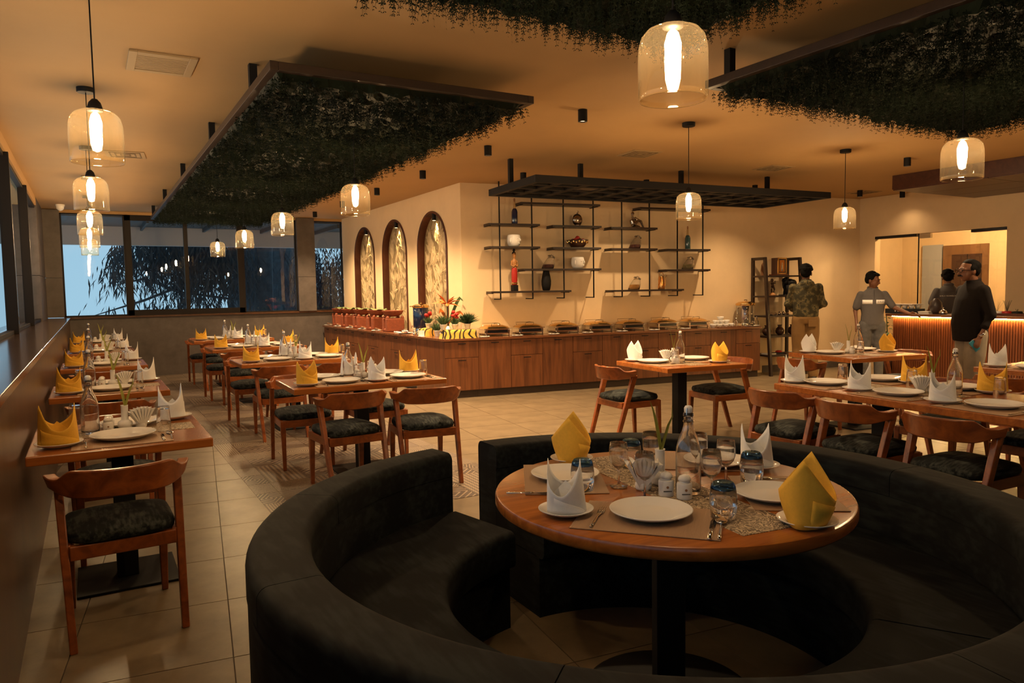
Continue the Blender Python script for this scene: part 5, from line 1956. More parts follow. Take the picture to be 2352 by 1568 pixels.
MB().ball((0, 0, .092), (.088, .045, .088), 24, 14).build('disc', M['silver'], t, smooth=True)
MB().cyl(.05, 0, .012, 18).build('foot', M['silver'], t, auto=40)
MB().ball((0, 0, .188), .014, 10, 7).ball((.008, 0, .21), .012, 10, 7).build('knob', M['silver'], t, smooth=True)
t = thing('fruit_basket', 'dark openwork bowl of painted balls on the left wall shelf', 'bowl', on_board(1327, 2.06))
MB().lathe([(0, .004), (.08, .0), (.10, .012), (.135, .06), (.165, .11), (.16, .11), (.13, .062), (.095, .02), (0, .012)], 24).build('bowl', M['clay'], t, smooth=True)
rr = random.Random(4)
for k in range(22):
    a = 6.283*k/22
    MB().ball((.148*math.cos(a), .148*math.sin(a), .075+.012*(k % 2)), (.014, .014, .018), 6, 5).build('pierced_tile', M['gold'], t)
bt = thing('painted_ball', 'x', 'ball')
MB().ball((0, 0, 0), .036, 14, 10).build('ball', M['redcloth'], bt, smooth=True)
bx, by, bz = on_board(1327, 2.06)
bpy.data.objects.remove([c for c in kids(bt)][0])
bpy.data.objects.remove(bt)
bl = MB().ball((0, 0, 0), .036, 14, 10)
for k, (a, b, c, m) in enumerate(((-.075, -.04, .085, 'redcloth'), (0, -.06, .085, 'clay'), (.075, -.03, .085, 'redcloth'), (.03, .05, .085, 'gold'), (-.05, .05, .085, 'clay'), (0, 0, .125, 'redcloth'))):
    o = bl.build('painted_ball', M[m], smooth=True, loc=(bx+a, by+b, bz+c+.012))
    tag(o, 'painted ball in the dark openwork bowl, %s one' % ('left', 'front', 'right', 'golden', 'back', 'topmost')[k], 'ball', 'painted balls in the bowl')
t = thing('seated_sculpture', 'silver seated figure sculpture on the right wall shelf', 'sculpture', on_board(1460, 2.365), R(0))
fg = MB()
fg.tube([(-.06, 0, .06), (-.07, 0, .11), (-.05, 0, .155)], [.04, .036, .03], 10)
fg.ball((-.055, 0, .21), (.028, .024, .034), 12, 8)
fg.tube([(-.05, 0, .155), (-.055, 0, .19)], .014, 8)
fg.tube([(-.04, -.03, .15), (.03, -.03, .125), (.085, -.02, .105)], [.018, .014, .010], 8)
fg.tube([(-.04, .03, .15), (.03, .03, .125), (.085, .02, .105)], [.018, .014, .010], 8)
fg.tube([(-.05, -.02, .05), (.03, -.02, .115), (.09, -.02, .10), (.135, -.02, .012)], [.034, .028, .020, .014], 8)
fg.tube([(-.05, .02, .05), (.02, .02, .03), (.10, .02, .02)], [.034, .026, .015], 8)
o = fg.build('figure', M['silver'], t, smooth=True)
rm = o.modifiers.new('weld', 'REMESH')
rm.mode = 'VOXEL'
rm.voxel_size = .007
MB().box(-.11, .14, -.045, .045, 0, .014).build('slab', M['silver'], t, bevel=.003)
t = thing('watering_can', 'slender copper watering can on the lowest right board', 'watering can', on_board(1519, 1.425))
MB().lathe([(0, 0), (.052, 0), (.055, .01), (.05, .09), (.036, .19), (.034, .20), (.03, .20), (.034, .18), (0, .10)], 22).build('can_body', M['copper'], t, smooth=True)
MB().tube([(-.035, 0, .185), (-.045, 0, .235), (0, 0, .265), (.04, 0, .24), (.045, 0, .19)], .004, 6, ref=(0, 1, 0)).tube([(-.045, 0, .235), (-.062, 0, .16), (-.056, 0, .06)], .004, 6, ref=(0, 1, 0)).build('handle', M['copper'], t)
MB().tube([(.05, 0, .04), (.075, 0, .06), (.082, 0, .12), (.088, 0, .19), (.11, 0, .215)], [.007, .006, .005, .005, .004], 8, ref=(0, 1, 0)).build('spout', M['copper'], t, smooth=True)

# ------------------------------------------------------------------ ladder shelf
t = thing('ladder_shelf', 'dark wooden ladder-frame shelf between the buffet and the man in camouflage', 'shelf', (4.6, 9.42, 0), -WA)
LS = (5.05, 5.77)
for s in LS:
    MB().box(s-.022, s+.022, -.10, -.055, 0, 1.93).build('rear_post', M['dwood'], t, bevel=.003)
    bar4(MB(), (s, -.52, 0), (s, -.36, 1.93), .044, .05, .044, .05).build('front_post', M['dwood'], t, bevel=.003)
    MB().box(s-.022, s+.022, -.385, -.055, 1.885, 1.93).build('top_rail', M['dwood'], t, bevel=.003)
LZ = (1.62, 1.29, .965, .635, .325)
for z in LZ:
    d = .36+(.52-.36)*(1.93-z)/1.93
    MB().box(LS[0]-.02, LS[1]+.02, -d, -.06, z-.013, z+.013).build('shelf_board', M['dwood'], t, bevel=.002)


def on_ladder(s, off, z):
    p = on_wall(s, off, z+.013)
    return (p.x, p.y, p.z)


t = thing('framed_shrine', 'small gold-framed glass shrine box on the top board of the ladder shelf', 'shrine', on_ladder(5.44, .24, LZ[0]), R(-WA))
MB().box(-.13, .13, -.09, .09, 0, .022).build('base', M['redwood'], t, bevel=.003)
MB().box(-.10, .10, -.065, .065, .022, .29).build('box', M['clay'], t)
for sx in (-1, 1):
    MB().box(sx*.095-.010, sx*.095+.010, -.078, -.064, .022, .29).build('gilt_post', M['gold'], t)
MB().box(-.105, .105, -.078, -.064, .272, .292).box(-.105, .105, -.078, -.064, .022, .042).build('gilt_rail', M['gold'], t)
MB().box(-.06, .06, -.07, -.066, .06, .25).build('gilt_panel', M['copper'], t)
MB().lathe([(0, .07), (.03, .07), (.02, .11), (.024, .15), (.012, .18), (.014, .20), (0, .215)], 12, (0, -.072, 0), sy=.25).build('idol', M['steel'], t, smooth=True)
t = tag(MB().prism([(-.03, 0), (.03, 0), (.05, .08), (.03, .19), (0, .22), (-.03, .19), (-.05, .08)], -.008, .008, Matrix.Rotation(R(90), 4, 'X')).build('carved_plaque', M['cork'], loc=on_ladder(5.19, .16, LZ[0]), rz=-WA), 'leaf-shaped tan wooden plaque leaning beside the shrine box', 'plaque')
t = thing('dancing_figurine', 'small dark dancing figurine on an orange stand on the ladder shelf', 'figurine', on_ladder(5.30, .26, LZ[1]))
MB().lathe([(0, 0), (.055, 0), (.05, .02), (.02, .05), (0, .052)], 16).build('stand', M['figskin'], t, smooth=True)
fg = MB()
fg.tube([(-.02, 0, .05), (-.025, 0, .10), (-.005, 0, .145)], [.010, .012, .02], 8).tube([(.02, 0, .05), (.045, 0, .10), (.01, 0, .145)], [.010, .012, .02], 8)
fg.tube([(0, 0, .14), (-.005, 0, .18), (-.01, 0, .215)], [.026, .024, .028], 10).ball((-.015, 0, .25), (.024, .024, .03), 10, 8)
fg.tube([(.01, 0, .21), (.05, -.01, .20), (.045, -.01, .245)], [.010, .008, .007], 6).tube([(-.03, 0, .21), (-.04, -.02, .17), (-.02, -.03, .15)], [.010, .008, .007], 6)
fg.build('dancer', M['clay'], t, smooth=True)
t = thing('horse_statue', 'black carved animal statue on the ladder shelf beside the camouflage jacket', 'statue', on_ladder(5.62, .30, LZ[1]))
fg = MB()
fg.tube([(-.09, 0, .19), (0, 0, .20), (.09, 0, .19)], [.062, .075, .07], 12)
fg.tube([(-.08, 0, .20), (-.12, 0, .26), (-.14, 0, .25)], [.05, .055, .035], 10)
for sx, sy in ((-.09, -.03), (-.085, .035), (.09, -.035), (.08, .03)):
    fg.tube([(sx, sy, .17), (sx+.008, sy, .09), (sx-.004, sy, .012)], [.034, .022, .022], 8)
fg.tube([(-.14, 0, .25), (-.155, 0, .18), (-.15, 0, .12)], [.028, .018, .012], 8)
fg.build('animal', M['black'], t, smooth=True)
MB().box(-.20, .14, -.06, .06, 0, .014).build('slab', M['black'], t, bevel=.003)
for k in range(6):
    t = thing('brass_teapot' if k == 4 else 'brass_cup', ('tiny brass teapot on the middle board of the ladder shelf' if k == 4 else 'tiny brass cup on the middle board of the ladder shelf, %s' % ORD[k]), 'teapot' if k == 4 else 'cup', on_ladder(5.16+.085*k, .30, LZ[2]), 0, None if k == 4 else 'tiny brass cups')
    sc = 1.25 if k in (3, 4) else .9
    MB().lathe([(0, 0), (.016*sc, 0), (.024*sc, .02*sc), (.022*sc, .035*sc), (.015*sc, .04*sc), (.018*sc, .048*sc), (0, .046*sc)], 14).build('body', M['silver'], t, smooth=True)
    MB().tube([(.02*sc, 0, .015*sc), (.036*sc, 0, .02*sc), (.034*sc, 0, .036*sc), (.02*sc, 0, .038*sc)], .003, 5, ref=(0, 1, 0)).build('ear', M['silver'], t)
for k, s in enumerate((5.15, 5.42, 5.68)):
    t = tag(MB().lathe([(0, 0), (.03, 0), (.065, .035), (.075, .075), (.062, .11), (.030, .135), (.028, .15), (.042, .17), (.038, .17), (.022, .15), (0, .12)], 20).build('clay_pot', M['clay'], smooth=True, loc=on_ladder(s, .30, LZ[3])), 'round glossy clay pot with flared neck on the ladder shelf, %s' % ('left', 'middle', 'right')[k], 'pot', 'clay pots on the ladder shelf')
for k in range(4):
    t = tag(MB().box(-.11, .11, -.08, .08, 0, .018).build('book', (M['paper'], M['bookblue'], M['clay'], M['paper'])[k], bevel=.002, loc=on_ladder(5.22+.16*k, .30, LZ[4]), rz=R(-8+9*k)), 'flat %s book lying on the bottom board of the ladder shelf, %s' % (('white', 'dark blue', 'brown', 'white')[k], ORD[k]), 'book', 'books on the bottom board')
t = tag(MB().ball((0, 0, .02), (.07, .045, .02), 12, 7).build('toy_car', M['redcloth'], smooth=True, loc=(Vector(on_ladder(5.40, .30, LZ[4]))+Vector((0, 0, .018)))), 'small red and black object on the books of the ladder shelf', 'ornament')

# ------------------------------------------------------------------ bar counter
BA = R(-4.7)
bar = thing('bar_counter', 'bar counter clad in vertical wooden slats with glowing strip under its top', 'counter', (10.86, 6.99, 0), BA)
BL = 4.6
MB().box(.022, .60, -BL, 0, 0, .955).build('core', M['kick'], bar)
MB().box(-.055, .64, -BL-.03, .09, .965, 1.0).build('bar_top', M['ctop'], bar, bevel=.004)
MB().box(-.026, -.018, -BL, 0, .960, .965).build('led_strip', M['led'], bar)
slm = MB().box(0, .022, -.0135, .0135, .01, .936).mesh('slat', M['slat'])
for k in range(int(BL/.036)):
    obj('slat', slm, bar, (0, -.018-.036*k, 0))


def on_bar(px, py, z=1.0, dz=0.0):
    x, y = pz(px, py, z)
    return (x, y, z+dz)


def bar_p(u, v, dz=0.0):
    "u into the bar, v from its far end toward the camera"
    c, s = math.cos(BA), math.sin(BA)
    return (10.86+u*c+v*s, 6.99+u*s-v*c, 1.0+dz)


def bar_u(px, u):
    "v for a given picture column at depth u into the bar"
    lo_, hi_ = -.1, 4.5
    for _ in range(40):
        m = (lo_+hi_)/2
        p = np.array(bar_p(u, m))-np.array([0, 0, EYE])
        x = IW/2+FPX*(p @ _R)/(p @ _f)
        if x < px:
            lo_ = m
        else:
            hi_ = m
    return m


def barxy(px, u, dz=0.0):
    return bar_p(u, bar_u(px, u), dz)


t = thing('board_game_box', 'flat dark blue printed box lying at the far end of the bar', 'box', barxy(2078, .22), BA)
MB().box(-.14, .14, -.24, .24, 0, .075).build('box', M['bookblue'], t, bevel=.002)
for k, (a, b, h) in enumerate(((-.04, .02, .022), (-.12, -.055, .018), (.05, .07, .03))):
    MB().box(-.1415, -.140, a, b, .03, .03+h).build('print', M['paper'], t)
t = thing('plastic_tray', 'white ribbed plastic tray on top of the dark blue box', 'tray', barxy(2078, .22, .075), BA)
MB().box(-.13, .13, -.22, .22, .062, .075).build('lid', M['white'], t, bevel=.003)
for k in range(4):
    MB().lathe([(0, 0), (.030, 0), (.045, .062), (0, .062)], 14, (-.07, -.165+.11*k, 0)).build('cell', M['white'], t, smooth=True)
    MB().lathe([(0, 0), (.030, 0), (.045, .062), (0, .062)], 14, (.07, -.165+.11*k, 0)).build('cell', M['white'], t, smooth=True)
t = thing('paper_stack', 'stack of white papers beside the dark blue box on the bar', 'paper', barxy(2127, .20), R(10))
for k in range(4):
    MB().box(-.10, .10, -.08+.004*k, .07+.004*k, .010*k, .010*k+.008).build('sheet', M['paper'], t)
t = tag(MB().lathe([(0, 0), (.05, 0), (.075, .05), (.088, .11), (.08, .17), (.045, .215), (.03, .235), (.024, .235), (.035, .20), (0, .15)], 24).build('grey_vase', M['greyvase'], smooth=True, loc=barxy(2149, .30)), 'dark grey egg-shaped vase on the bar beside the papers', 'vase')
t = thing('call_bell', 'shiny silver call bell on the bar', 'bell', barxy(2166, .16))
MB().cyl(.06, 0, .012, 24).build('base', M['blackg'], t, auto=40)
MB().lathe([(.055, .014), (.056, .03), (.045, .055), (.02, .07), (0, .074)], 24).build('dome', M['steel'], t, smooth=True)
MB().cyl(.006, .07, .09, 10).ball((0, 0, .094), .009, 10, 6).build('plunger', M['steel'], t, smooth=True)
t = thing('wooden_tray', 'long dark red wooden tray of small planters on the bar', 'tray', barxy(2332, .20), BA)
MB().box(-.09, .09, -.30, .30, 0, .012).box(-.10, -.088, -.31, .31, 0, .034).box(.088, .10, -.31, .31, 0, .034).box(-.088, .088, -.31, -.298, 0, .034).box(-.088, .088, .298, .31, 0, .034).build('tray', M['redwood'], t, bevel=.002)
for k, (px, mat, lab) in enumerate(((2290, 'white', 'low white planter with thin sprouts on the bar tray'), (2313, 'bowlred', 'low red planter with upright green leaves on the bar tray'), (2336, 'black', 'low black planter with small succulent on the bar tray'))):
    t = thing('small_planter', lab, 'planter', barxy(px, .20, .012))
    MB().lathe([(0, 0), (.05, 0), (.065, .015), (.065, .04), (.058, .05), (.05, .05), (.05, .04), (0, .04)], 20).build('bowl', M[mat], t, smooth=True)
    for q in range((5, 7, 5)[k]):
        az = 6.28*q/(5, 7, 5)[k]
        L = (.14, .16, .04)[k]
        e = .35 if k == 1 else .6
        blade([(0, 0, .04), (math.cos(az)*L*e*.2, math.sin(az)*L*e*.2, .04+L*.25), (math.cos(az)*L*e*.4, math.sin(az)*L*e*.4, .04+L*.5), (math.cos(az)*L*e*.6, math.sin(az)*L*e*.6, .04+L*.72), (math.cos(az)*L*e*.8, math.sin(az)*L*e*.8, .04+L*.88), (math.cos(az)*L*e, math.sin(az)*L*e, .04+L)], (.006, .022, .014)[k]).build('leaf', M['green'], t, smooth=True)
t = thing('trailing_plant', 'leafy green plant standing at the far end of the bar', 'plant', (*pz(2036, 862), 0))
MB().lathe([(0, 0), (.11, 0), (.14, .25), (.13, .26), (0, .22)], 20).build('pot', M['clay'], t, smooth=True)
MB().tube([(0, 0, .2), (.01, 0, .6), (0, .02, .98)], [.012, .010, .006], 6).build('stem', M['green'], t)
rr = random.Random(9)
for k in range(46):
    z = rr.uniform(.35, 1.02)
    az = rr.uniform(0, 6.28)
    d = Vector((math.cos(az), math.sin(az), rr.uniform(-.5, .3))).normalized()
    s = d.cross(Vector((0, 0, 1))).normalized()*.022
    p = Vector((0, 0, z))+d*.04
    L = rr.uniform(.10, .17)
    MB().add([p, p+d*L*.5+s, p+d*L, p+d*L*.5-s], [(0, 1, 2, 3)]).build('leaf', M['grass'], t)
# ------------------------------------------------------------------ people
def limb(mb, pts, rad, n=12):
    mb.tube(pts, rad, n)
    for p, r in zip(pts, rad):
        rr_ = r if not hasattr(r, '__len__') else (r[0], r[1], min(r))
        mb.ball(p, (rr_, rr_, rr_) if not hasattr(rr_, '__len__') else rr_, 12, 8)
    return mb


def loft(mb, rings, n=20):
    "closed stack of ellipses (cx, cy, z, rx, ry)"
    vs, fs = [], []
    for cx, cy, z, rx, ry in rings:
        for k in range(n):
            a = 2*math.pi*k/n
            vs.append((cx+rx*math.cos(a), cy+ry*math.sin(a), z))
    for j in range(len(rings)-1):
        for k in range(n):
            fs.append((n*j+k, n*j+(k+1) % n, n*j+n+(k+1) % n, n*j+n+k))
    fs += [tuple(range(n-1, -1, -1)), tuple(n*(len(rings)-1)+k for k in range(n))]
    return mb.add(vs, fs)


def skin_it(o, vox, it=6, fac=.6):
    m = o.modifiers.new('join', 'REMESH')
    m.mode = 'VOXEL'
    m.voxel_size = vox
    m.use_smooth_shade = True
    s = o.modifiers.new('soft', 'SMOOTH')
    s.factor = fac
    s.iterations = it
    return o


def hand(mb, w, d, side, out, curl=.5):
    "palm and five bent fingers from wrist w along d; side = thumb direction, out = back of the hand"
    d, side, out = Vector(d).normalized(), Vector(side).normalized(), Vector(out).normalized()
    w = Vector(w)
    limb(mb, [w, w+d*.04, w+d*.085], [(.022, .022), (.030, .030), (.032, .032)], 10)
    for q, L in ((-.028, .062), (-.010, .075), (.009, .080), (.027, .072)):
        b = w+d*.085+side*q*-1
        k1 = b+d*L*.45-out*curl*.010
        k2 = k1+(d*(1-curl*.6)-out*curl).normalized()*L*.32
        k3 = k2+(d*(1-curl*1.3)-out*curl*1.6).normalized()*L*.26
        limb(mb, [b, k1, k2, k3], [.0092, .0088, .0078, .0066], 8)
    b = w+d*.03+side*.028
    k1 = b+(d*.6+side*.7).normalized()*.035
    limb(mb, [b, k1, k1+(d*.9+side*.15-out*.3).normalized()*.032], [.012, .0105, .008], 8)
    return mb


def head_parts(t, body, hc, turn, tilt, hairy, glasses=False, moustache=False):
    "adds the head to the body mesh and returns hair and face pieces as parts"
    T = Matrix.Translation(hc) @ Matrix.Rotation(turn, 4, 'Z') @ Matrix.Rotation(tilt, 4, 'X')
    T3 = T.to_3x3()

    def b(c, r, mb=body):
        mb.ball(T @ Vector(c), r, 16, 12, T3)
    b((0, -.012, .03), (.074, .094, .090))
    b((0, .030, -.030), (.058, .062, .070))
    b((0, .048, -.078), (.034, .036, .026))
    b((0, .070, .012), (.050, .026, .040))
    b((0, .103, -.018), (.013, .020, .015))
    b((0, .092, .006), (.010, .016, .026))
    b((0, .084, -.052), (.024, .016, .010))
    for s in (-1, 1):
        b((s*.076, -.010, -.008), (.009, .020, .032))
        b((s*.034, .076, .030), (.022, .016, .010))
    h = MB()
    for c, r in hairy:
        b(c, r, h)
    ho = skin_it(h.build('hair', M['hair'], t, smooth=True), .008, 2)
    for s in (-1, 1):
        e = MB()
        e.ball(T @ Vector((s*.032, .0885, .012)), (.009, .005, .005), 10, 6, T3)
        e.build('eye', M['black'], t, smooth=True)
        e = MB()
        e.tube([T @ Vector((s*.012, .098, .034)), T @ Vector((s*.034, .094, .040)), T @ Vector((s*.056, .080, .032))], [.0022, .003, .0015], 6)
        e.build('eyebrow', M['hair'], t)
    if moustache:
        e = MB()
        e.tube([T @ Vector((-.034, .088, -.046)), T @ Vector((-.014, .104, -.038)), T @ Vector((.014, .104, -.038)), T @ Vector((.034, .088, -.046))], [.003, .008, .008, .003], 8)
        e.build('moustache', M['hair'], t, smooth=True)
    if glasses:
        g = MB()
        for s in (-1, 1):
            c = Vector((s*.034, .108, .012))
            pts = [T @ (c+Vector((.028*math.cos(a), 0, .018*math.sin(a)))) for a in [6.283*k/16 for k in range(17)]]
            g.tube(pts, .0028, 6)
            g.tube([T @ (c+Vector((s*.028, 0, .004))), T @ Vector((s*.080, .05, .012)), T @ Vector((s*.082, -.005, .008))], .0026, 6)
        g.tube([T @ Vector((-.006, .108, .014)), T @ Vector((.006, .108, .014))], .0026, 6)
        g.build('eyeglasses', M['blackg'], t)


def person(label, x, y, head_deg, H, spec):
    t = thing('person', label, 'person', (x, y, 0), R(head_deg-90))
    k = H/1.70
    t.scale = (k, k, k)
    body = MB()
    hip, kn, an = spec.get('hip', .092), spec['knees'], spec['ankles']
    # trunk, neck and legs under the clothes
    loft(body, [(0, 0, .86, .13, .09), (0, 0, .98, .135, .095), (0, 0, 1.12, .13, .09), (0, 0, 1.28, .155, .10), (0, -.005, 1.40, .14, .085), (0, -.01, 1.45, .07, .06)])
    limb(body, [(0, -.012, 1.42), (0, .0, 1.48), spec['head']], [.056, .052, .05])
    for s, K, An in ((-1, kn[0], an[0]), (1, kn[1], an[1])):
        limb(body, [(s*hip, 0, .90), K, An], [.078, .050, .040])
        a = Vector(An)
        limb(body, [a, a+Vector((0, .05, -.04)), a+Vector((0, .13, -.055))], [.038, .036, .030])
    for s, (sh, el, wr) in ((-1, spec['arm_l']), (1, spec['arm_r'])):
        limb(body, [(s*.160, -.005, 1.345), el, wr], [.036, .034, .025])
    for hd in spec['hands']:
        hand(body, *hd)
    head_parts(t, body, spec['head'], spec['turn'], spec['tilt'], spec['hair'], spec.get('glasses', False), spec.get('moustache', False))
    skin_it(body.build('body', M['skin'], t, smooth=True), .0085, 3, .5)
    tr = MB()
    fit = spec.get('fit', 0)
    for s, K, An in ((-1, kn[0], an[0]), (1, kn[1], an[1])):
        a = Vector(An)
        limb(tr, [(s*hip, 0, .90), (Vector((s*hip, 0, .90))+Vector(K))/2, K, (Vector(K)+a)/2, a+Vector((0, 0, .01))], [.105, .092+fit, .072+fit, .066+fit, .062+fit], 14)
    loft(tr, [(0, 0, .84, .15, .11), (0, -.01, .92, .172, .128), (0, 0, 1.0, .158, .115), (0, 0, 1.04, .150, .108)])
    skin_it(tr.build('trousers', spec['trouser_mat'], t, smooth=True), .012, 5)
    sh_ = MB()
    loft(sh_, spec['torso'])
    for s, pts, rad in spec['sleeves']:
        limb(sh_, pts, rad, 14)
    for f in spec.get('extra', ()):
        sh_.ball(*f)
    so = skin_it(sh_.build(spec['top_name'], spec['top_mat'], t, smooth=True), .011, 5)
    # collar
    c = MB()
    c.tube([(.072*math.cos(a), -.01+.064*math.sin(a), 1.462+.014*math.sin(-a)) for a in [R(110+320*q/14) for q in range(15)]], [(.008, .022)]*15, 8)
    c.build('collar', spec['top_mat'], t, smooth=True)
    for s, An in ((-1, an[0]), (1, an[1])):
        a = Vector(An)
        m = MB()
        limb(m, [(a.x, a.y-.03, .045), (a.x, a.y+.05, .042), (a.x, a.y+.15, .034)], [(.045, .045), (.046, .042), (.038, .034)], 12)
        m.box(a.x-.04, a.x+.04, a.y-.07, a.y+.18, 0, .02)
        skin_it(m.build('shoe', M['shoe'], t, smooth=True), .010, 3)
    return t


CURLY = [((0, -.03, .065), (.084, .088, .075)), ((0, -.055, .02), (.080, .062, .085)), ((.02, .03, .105), (.055, .05, .030)), ((-.03, .01, .115), (.05, .05, .035)), ((0, -.06, .10), (.06, .05, .045)), ((.05, -.02, .09), (.04, .05, .04)), ((-.055, -.03, .085), (.04, .05, .04)), ((.03, -.085, .05), (.04, .03, .04))]
SHORT = [((0, -.03, .060), (.081, .090, .072)), ((0, -.058, .015), (.076, .056, .080)), ((0, .035, .098), (.055, .050, .026)), ((-.072, -.005, .035), (.012, .035, .035)), ((.072, -.005, .035), (.012, .035, .035))]
RECED = [((0, -.042, .052), (.081, .084, .066)), ((0, -.020, .082), (.068, .078, .048)), ((0, -.062, .010), (.077, .052, .078)), ((-.070, -.012, .030), (.014, .040, .036)), ((.070, -.012, .030), (.014, .040, .036))]

rq = random.Random(21)


def curls(base, n, r0, r1):
    out = list(base)
    for _ in range(n):
        a, e = rq.uniform(0, 6.283), rq.uniform(-.25, 1.5)
        if math.sin(a) > .55 and e < .75:
            continue
        out.append(((.080*math.cos(a)*math.cos(e), -.022+.088*math.sin(a)*math.cos(e), .050+.082*math.sin(e)), (rq.uniform(r0, r1),)*3))
    return out


# man in camouflage jacket, seen from behind
px1, py1 = 9.53, 7.55
man1 = person('person in camouflage hooded jacket and khaki trousers seen from behind at the ladder shelf', px1, py1, 52, 1.77, dict(
    knees=((-.10, .02, .48), (.10, .02, .48)), ankles=((-.115, 0, .08), (.115, 0, .08)), head=(0, .01, 1.575), turn=R(-14), tilt=R(-4), hair=curls(CURLY, 70, .016, .026),
    arm_l=((-.19, 0, 1.40), (-.245, .03, 1.13), (-.12, .20, 1.04)), arm_r=((.19, 0, 1.40), (.255, .02, 1.13), (.13, .20, 1.03)),
    hands=(((-.12, .20, 1.04), (.8, .55, -.1), (0, .3, 1), (-.4, .8, 0)), ((.13, .20, 1.03), (-.8, .55, -.1), (0, .3, 1), (.4, .8, 0))),
    trouser_mat=M['khaki'], fit=.012, top_mat=M['camo'], top_name='jacket',
    torso=[(0, 0, .92, .165, .125), (0, 0, .96, .182, .135), (0, 0, 1.08, .185, .135), (0, 0, 1.25, .195, .135), (0, -.005, 1.37, .190, .115), (0, -.01, 1.43, .12, .085), (0, -.01, 1.475, .075, .068)],
    sleeves=((-1, [(-.18, 0, 1.37), (-.250, .02, 1.13), (-.14, .18, 1.05)], [.066, .056, .046]), (1, [(.18, 0, 1.37), (.258, .01, 1.13), (.15, .18, 1.04)], [.066, .056, .046])),
    extra=(((0, -.075, 1.435), (.105, .060, .050), 16, 10), ((0, -.095, 1.38), (.08, .045, .05), 16, 10))))
MB().box(.01, .125, -.138, -.122, .80, .90).build('pocket_flap', M['khaki'], man1, bevel=.004)

# young man in grey polo reaching to the bar
px2, py2 = 9.90, 6.69
boy = person('person in grey polo with two white chest panels reaching to the bar', px2, py2, 226, 1.63, dict(
    knees=((-.09, .02, .48), (.10, .03, .48)), ankles=((-.10, 0, .08), (.12, 0, .08)), head=(.01, .025, 1.58), turn=R(62), tilt=R(-14), hair=curls(SHORT, 50, .012, .017),
    arm_r=((.185, 0, 1.39), (.235, -.03, 1.13), (.225, .05, .90)), arm_l=((-.185, 0, 1.39), (-.29, .05, 1.17), (-.46, .19, 1.08)),
    hands=(((.225, .05, .90), (-.05, .25, -1), (-.5, .8, .1), (.9, .2, 0), .7), ((-.46, .19, 1.08), (-.85, .5, -.15), (.2, .5, .5), (0, -.2, 1), .3)),
    trouser_mat=M['denim'], fit=.002, top_mat=M['polo'], top_name='polo_shirt',
    torso=[(0, 0, .90, .160, .118), (0, 0, .94, .168, .122), (0, .01, 1.08, .158, .118), (0, .005, 1.25, .180, .122), (0, -.005, 1.37, .176, .105), (0, -.01, 1.43, .11, .08), (0, -.01, 1.465, .07, .064)],
    sleeves=((-1, [(-.165, 0, 1.365), (-.225, .02, 1.26), (-.262, .035, 1.20)], [.060, .057, .056]), (1, [(.165, 0, 1.365), (.208, -.01, 1.25), (.222, -.02, 1.18)], [.060, .057, .056]))))


def torso_patch(t, x0, x1, z0, z1, mat, nm, sign=1, rx=.180, ry=.124, lift=.004):
    "cloth panel following the chest ellipse"
    vs, fs = [], []
    n = 10
    for j in range(2):
        for k in range(n+1):
            x = x0+(x1-x0)*k/n
            y = ry*math.sqrt(max(.02, 1-(x/rx)**2))+lift
            vs.append((x, sign*y, (z0, z1)[j]))
    for k in range(n):
        fs.append((k, k+1, n+2+k, n+1+k))
    o = MB().add(vs, fs).build(nm, mat, t, smooth=True)
    o.modifiers.new('thick', 'SOLIDIFY').thickness = .002
    return o


def lettering(t, txt, size, mat, loc, rot, nm='lettering'):
    cu = bpy.data.curves.new(nm, 'FONT')
    cu.body = txt
    cu.size = size
    cu.align_x = 'CENTER'
    cu.extrude = .0008
    tmp = bpy.data.objects.new('tmp_text', cu)
    COL.objects.link(tmp)
    dg = bpy.context.evaluated_depsgraph_get()
    me = bpy.data.meshes.new_from_object(tmp.evaluated_get(dg))
    bpy.data.objects.remove(tmp)
    me.materials.clear()
    me.materials.append(mat)
    o = bpy.data.objects.new(nm, me)
    COL.objects.link(o)
    o.parent = t
    o.location = loc
    o.rotation_euler = rot
    return o


torso_patch(boy, .025, .155, 1.225, 1.29, M['paper'], 'white_panel')
torso_patch(boy, -.155, -.025, 1.225, 1.29, M['paper'], 'white_panel')
lettering(boy, 'D PLUS', .030, M['inkgrey'], (-.088, .124, 1.248), (R(90), 0, R(180+14)))
MB().box(-.004, .004, .112, .124, 1.30, 1.44).build('button_placket', M['polo'], boy)

# person behind the bar, seen from behind
px3, py3 = 11.66, 6.60
man3 = person('person in grey polo with lettering across the back behind the bar', px3, py3, 54, 1.66, dict(
    knees=((-.09, .02, .48), (.09, .02, .48)), ankles=((-.10, 0, .08), (.10, 0, .08)), head=(.005, .03, 1.575), turn=R(-20), tilt=R(-12), hair=curls(CURLY[:5], 60, .015, .023),
    arm_l=((-.19, 0, 1.39), (-.25, .01, 1.14), (-.20, .20, 1.05)), arm_r=((.19, 0, 1.39), (.24, .02, 1.14), (.15, .22, 1.08)),
    hands=(((-.20, .20, 1.05), (.3, .9, -.1), (.5, .1, .8), (-.6, .1, .5)), ((.15, .22, 1.08), (-.3, .9, -.1), (-.5, .1, .8), (.6, .1, .5))),
    trouser_mat=M['denim'], top_mat=M['polo'], top_name='polo_shirt',
    torso=[(0, 0, .90, .165, .120), (0, 0, .94, .172, .125), (0, 0, 1.08, .165, .120), (0, 0, 1.25, .188, .124), (0, -.005, 1.37, .182, .108), (0, -.01, 1.43, .11, .08), (0, -.01, 1.468, .07, .064)],
    sleeves=((-1, [(-.17, 0, 1.365), (-.222, 0, 1.25), (-.240, .01, 1.19)], [.062, .058, .057]), (1, [(.17, 0, 1.365), (.215, .01, 1.25), (.232, .015, 1.19)], [.062, .058, .057]))))
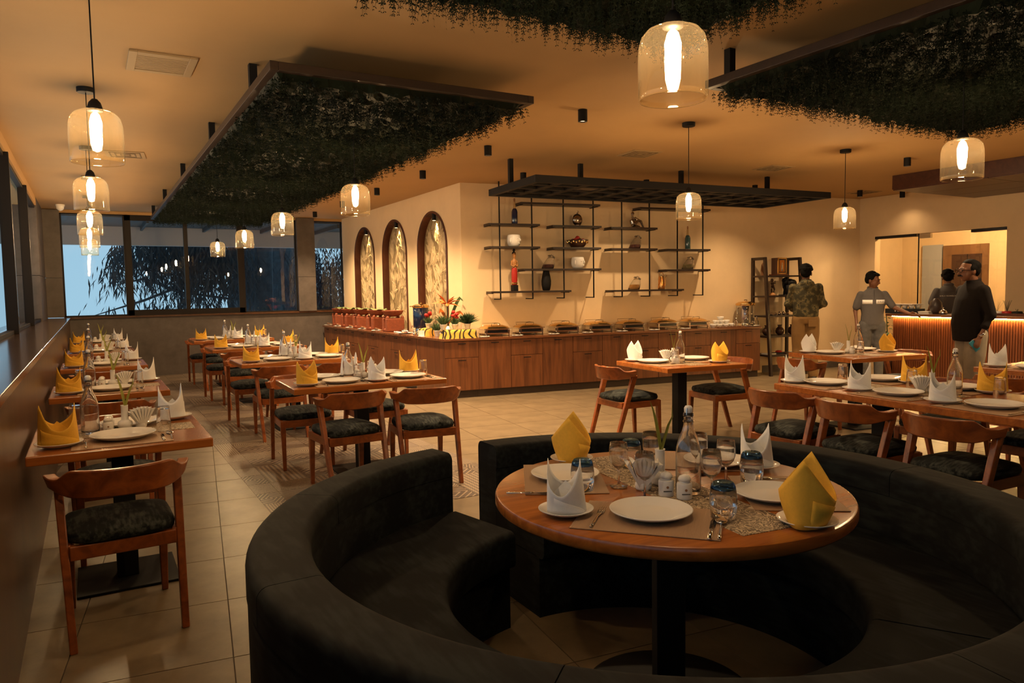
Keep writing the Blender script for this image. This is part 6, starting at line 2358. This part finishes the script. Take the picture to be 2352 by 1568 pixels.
lettering(man3, 'D PLUS TECHNOLOGIES Pvt Ltd', .026, M['paper'], (0.0, -.131, 1.285), (R(90), 0, 0))

# man in dark shirt with glasses, in profile
px4, py4 = 8.19, 4.38
man4 = person('person with glasses and moustache in dark long-sleeved shirt holding a phone', px4, py4, 150, 1.71, dict(
    knees=((-.09, .03, .48), (.09, .0, .48)), ankles=((-.10, .03, .08), (.10, -.03, .08)), head=(0, .045, 1.57), turn=R(2), tilt=R(-3), hair=RECED, glasses=True, moustache=True,
    arm_l=((-.195, -.01, 1.385), (-.235, -.055, 1.10), (-.232, .055, .885)), arm_r=((.195, 0, 1.385), (.225, -.05, 1.10), (.21, -.01, .87)),
    hands=(((-.232, .055, .885), (.05, .35, -.95), (.15, .9, .3), (-.95, 0, 0), .9), ((.21, -.01, .87), (0, .3, -1), (-.1, .9, .3), (1, 0, 0), .6)),
    trouser_mat=M['ltrous'], fit=.012, top_mat=M['dshirt'], top_name='shirt',
    torso=[(0, .01, .83, .185, .155), (0, .012, .88, .19, .160), (0, .03, 1.02, .18, .160), (0, .03, 1.12, .175, .155), (0, .01, 1.27, .19, .140), (0, -.01, 1.38, .185, .112), (0, -.012, 1.44, .11, .082), (0, -.01, 1.478, .07, .064)],
    sleeves=((-1, [(-.175, -.01, 1.365), (-.236, -.052, 1.11), (-.236, .005, 1.0)], [.064, .054, .044]), (1, [(.175, 0, 1.365), (.226, -.048, 1.11), (.220, -.02, 1.0)], [.064, .052, .044]))))
MB().lathe([(.031, -.010), (.034, -.006), (.034, .006), (.031, .010)], 18, M=Matrix.Translation((-.233, .042, .912)) @ Matrix.Rotation(R(-38), 4, 'X')).build('wrist_watch', M['steel'], man4, smooth=True)
c_, s_ = math.cos(R(150-90)), math.sin(R(150-90))
k_ = 1.71/1.70
hx, hy, hz = -.225*k_, .105*k_, .795*k_
ph = thing('mobile_phone', 'blue-cased mobile phone held in the hand of the person with glasses', 'phone', (px4+hx*c_-hy*s_, py4+hx*s_+hy*c_, hz), R(60))
Mp = Matrix.Rotation(R(-40), 4, 'X')
MB().box(-.005, .003, -.030, .030, -.062, .062, Mp).build('case', M['phone'], ph, bevel=.004)
MB().box(.003, .0045, -.028, .028, -.060, .060, Mp).build('screen', M['blackg'], ph)
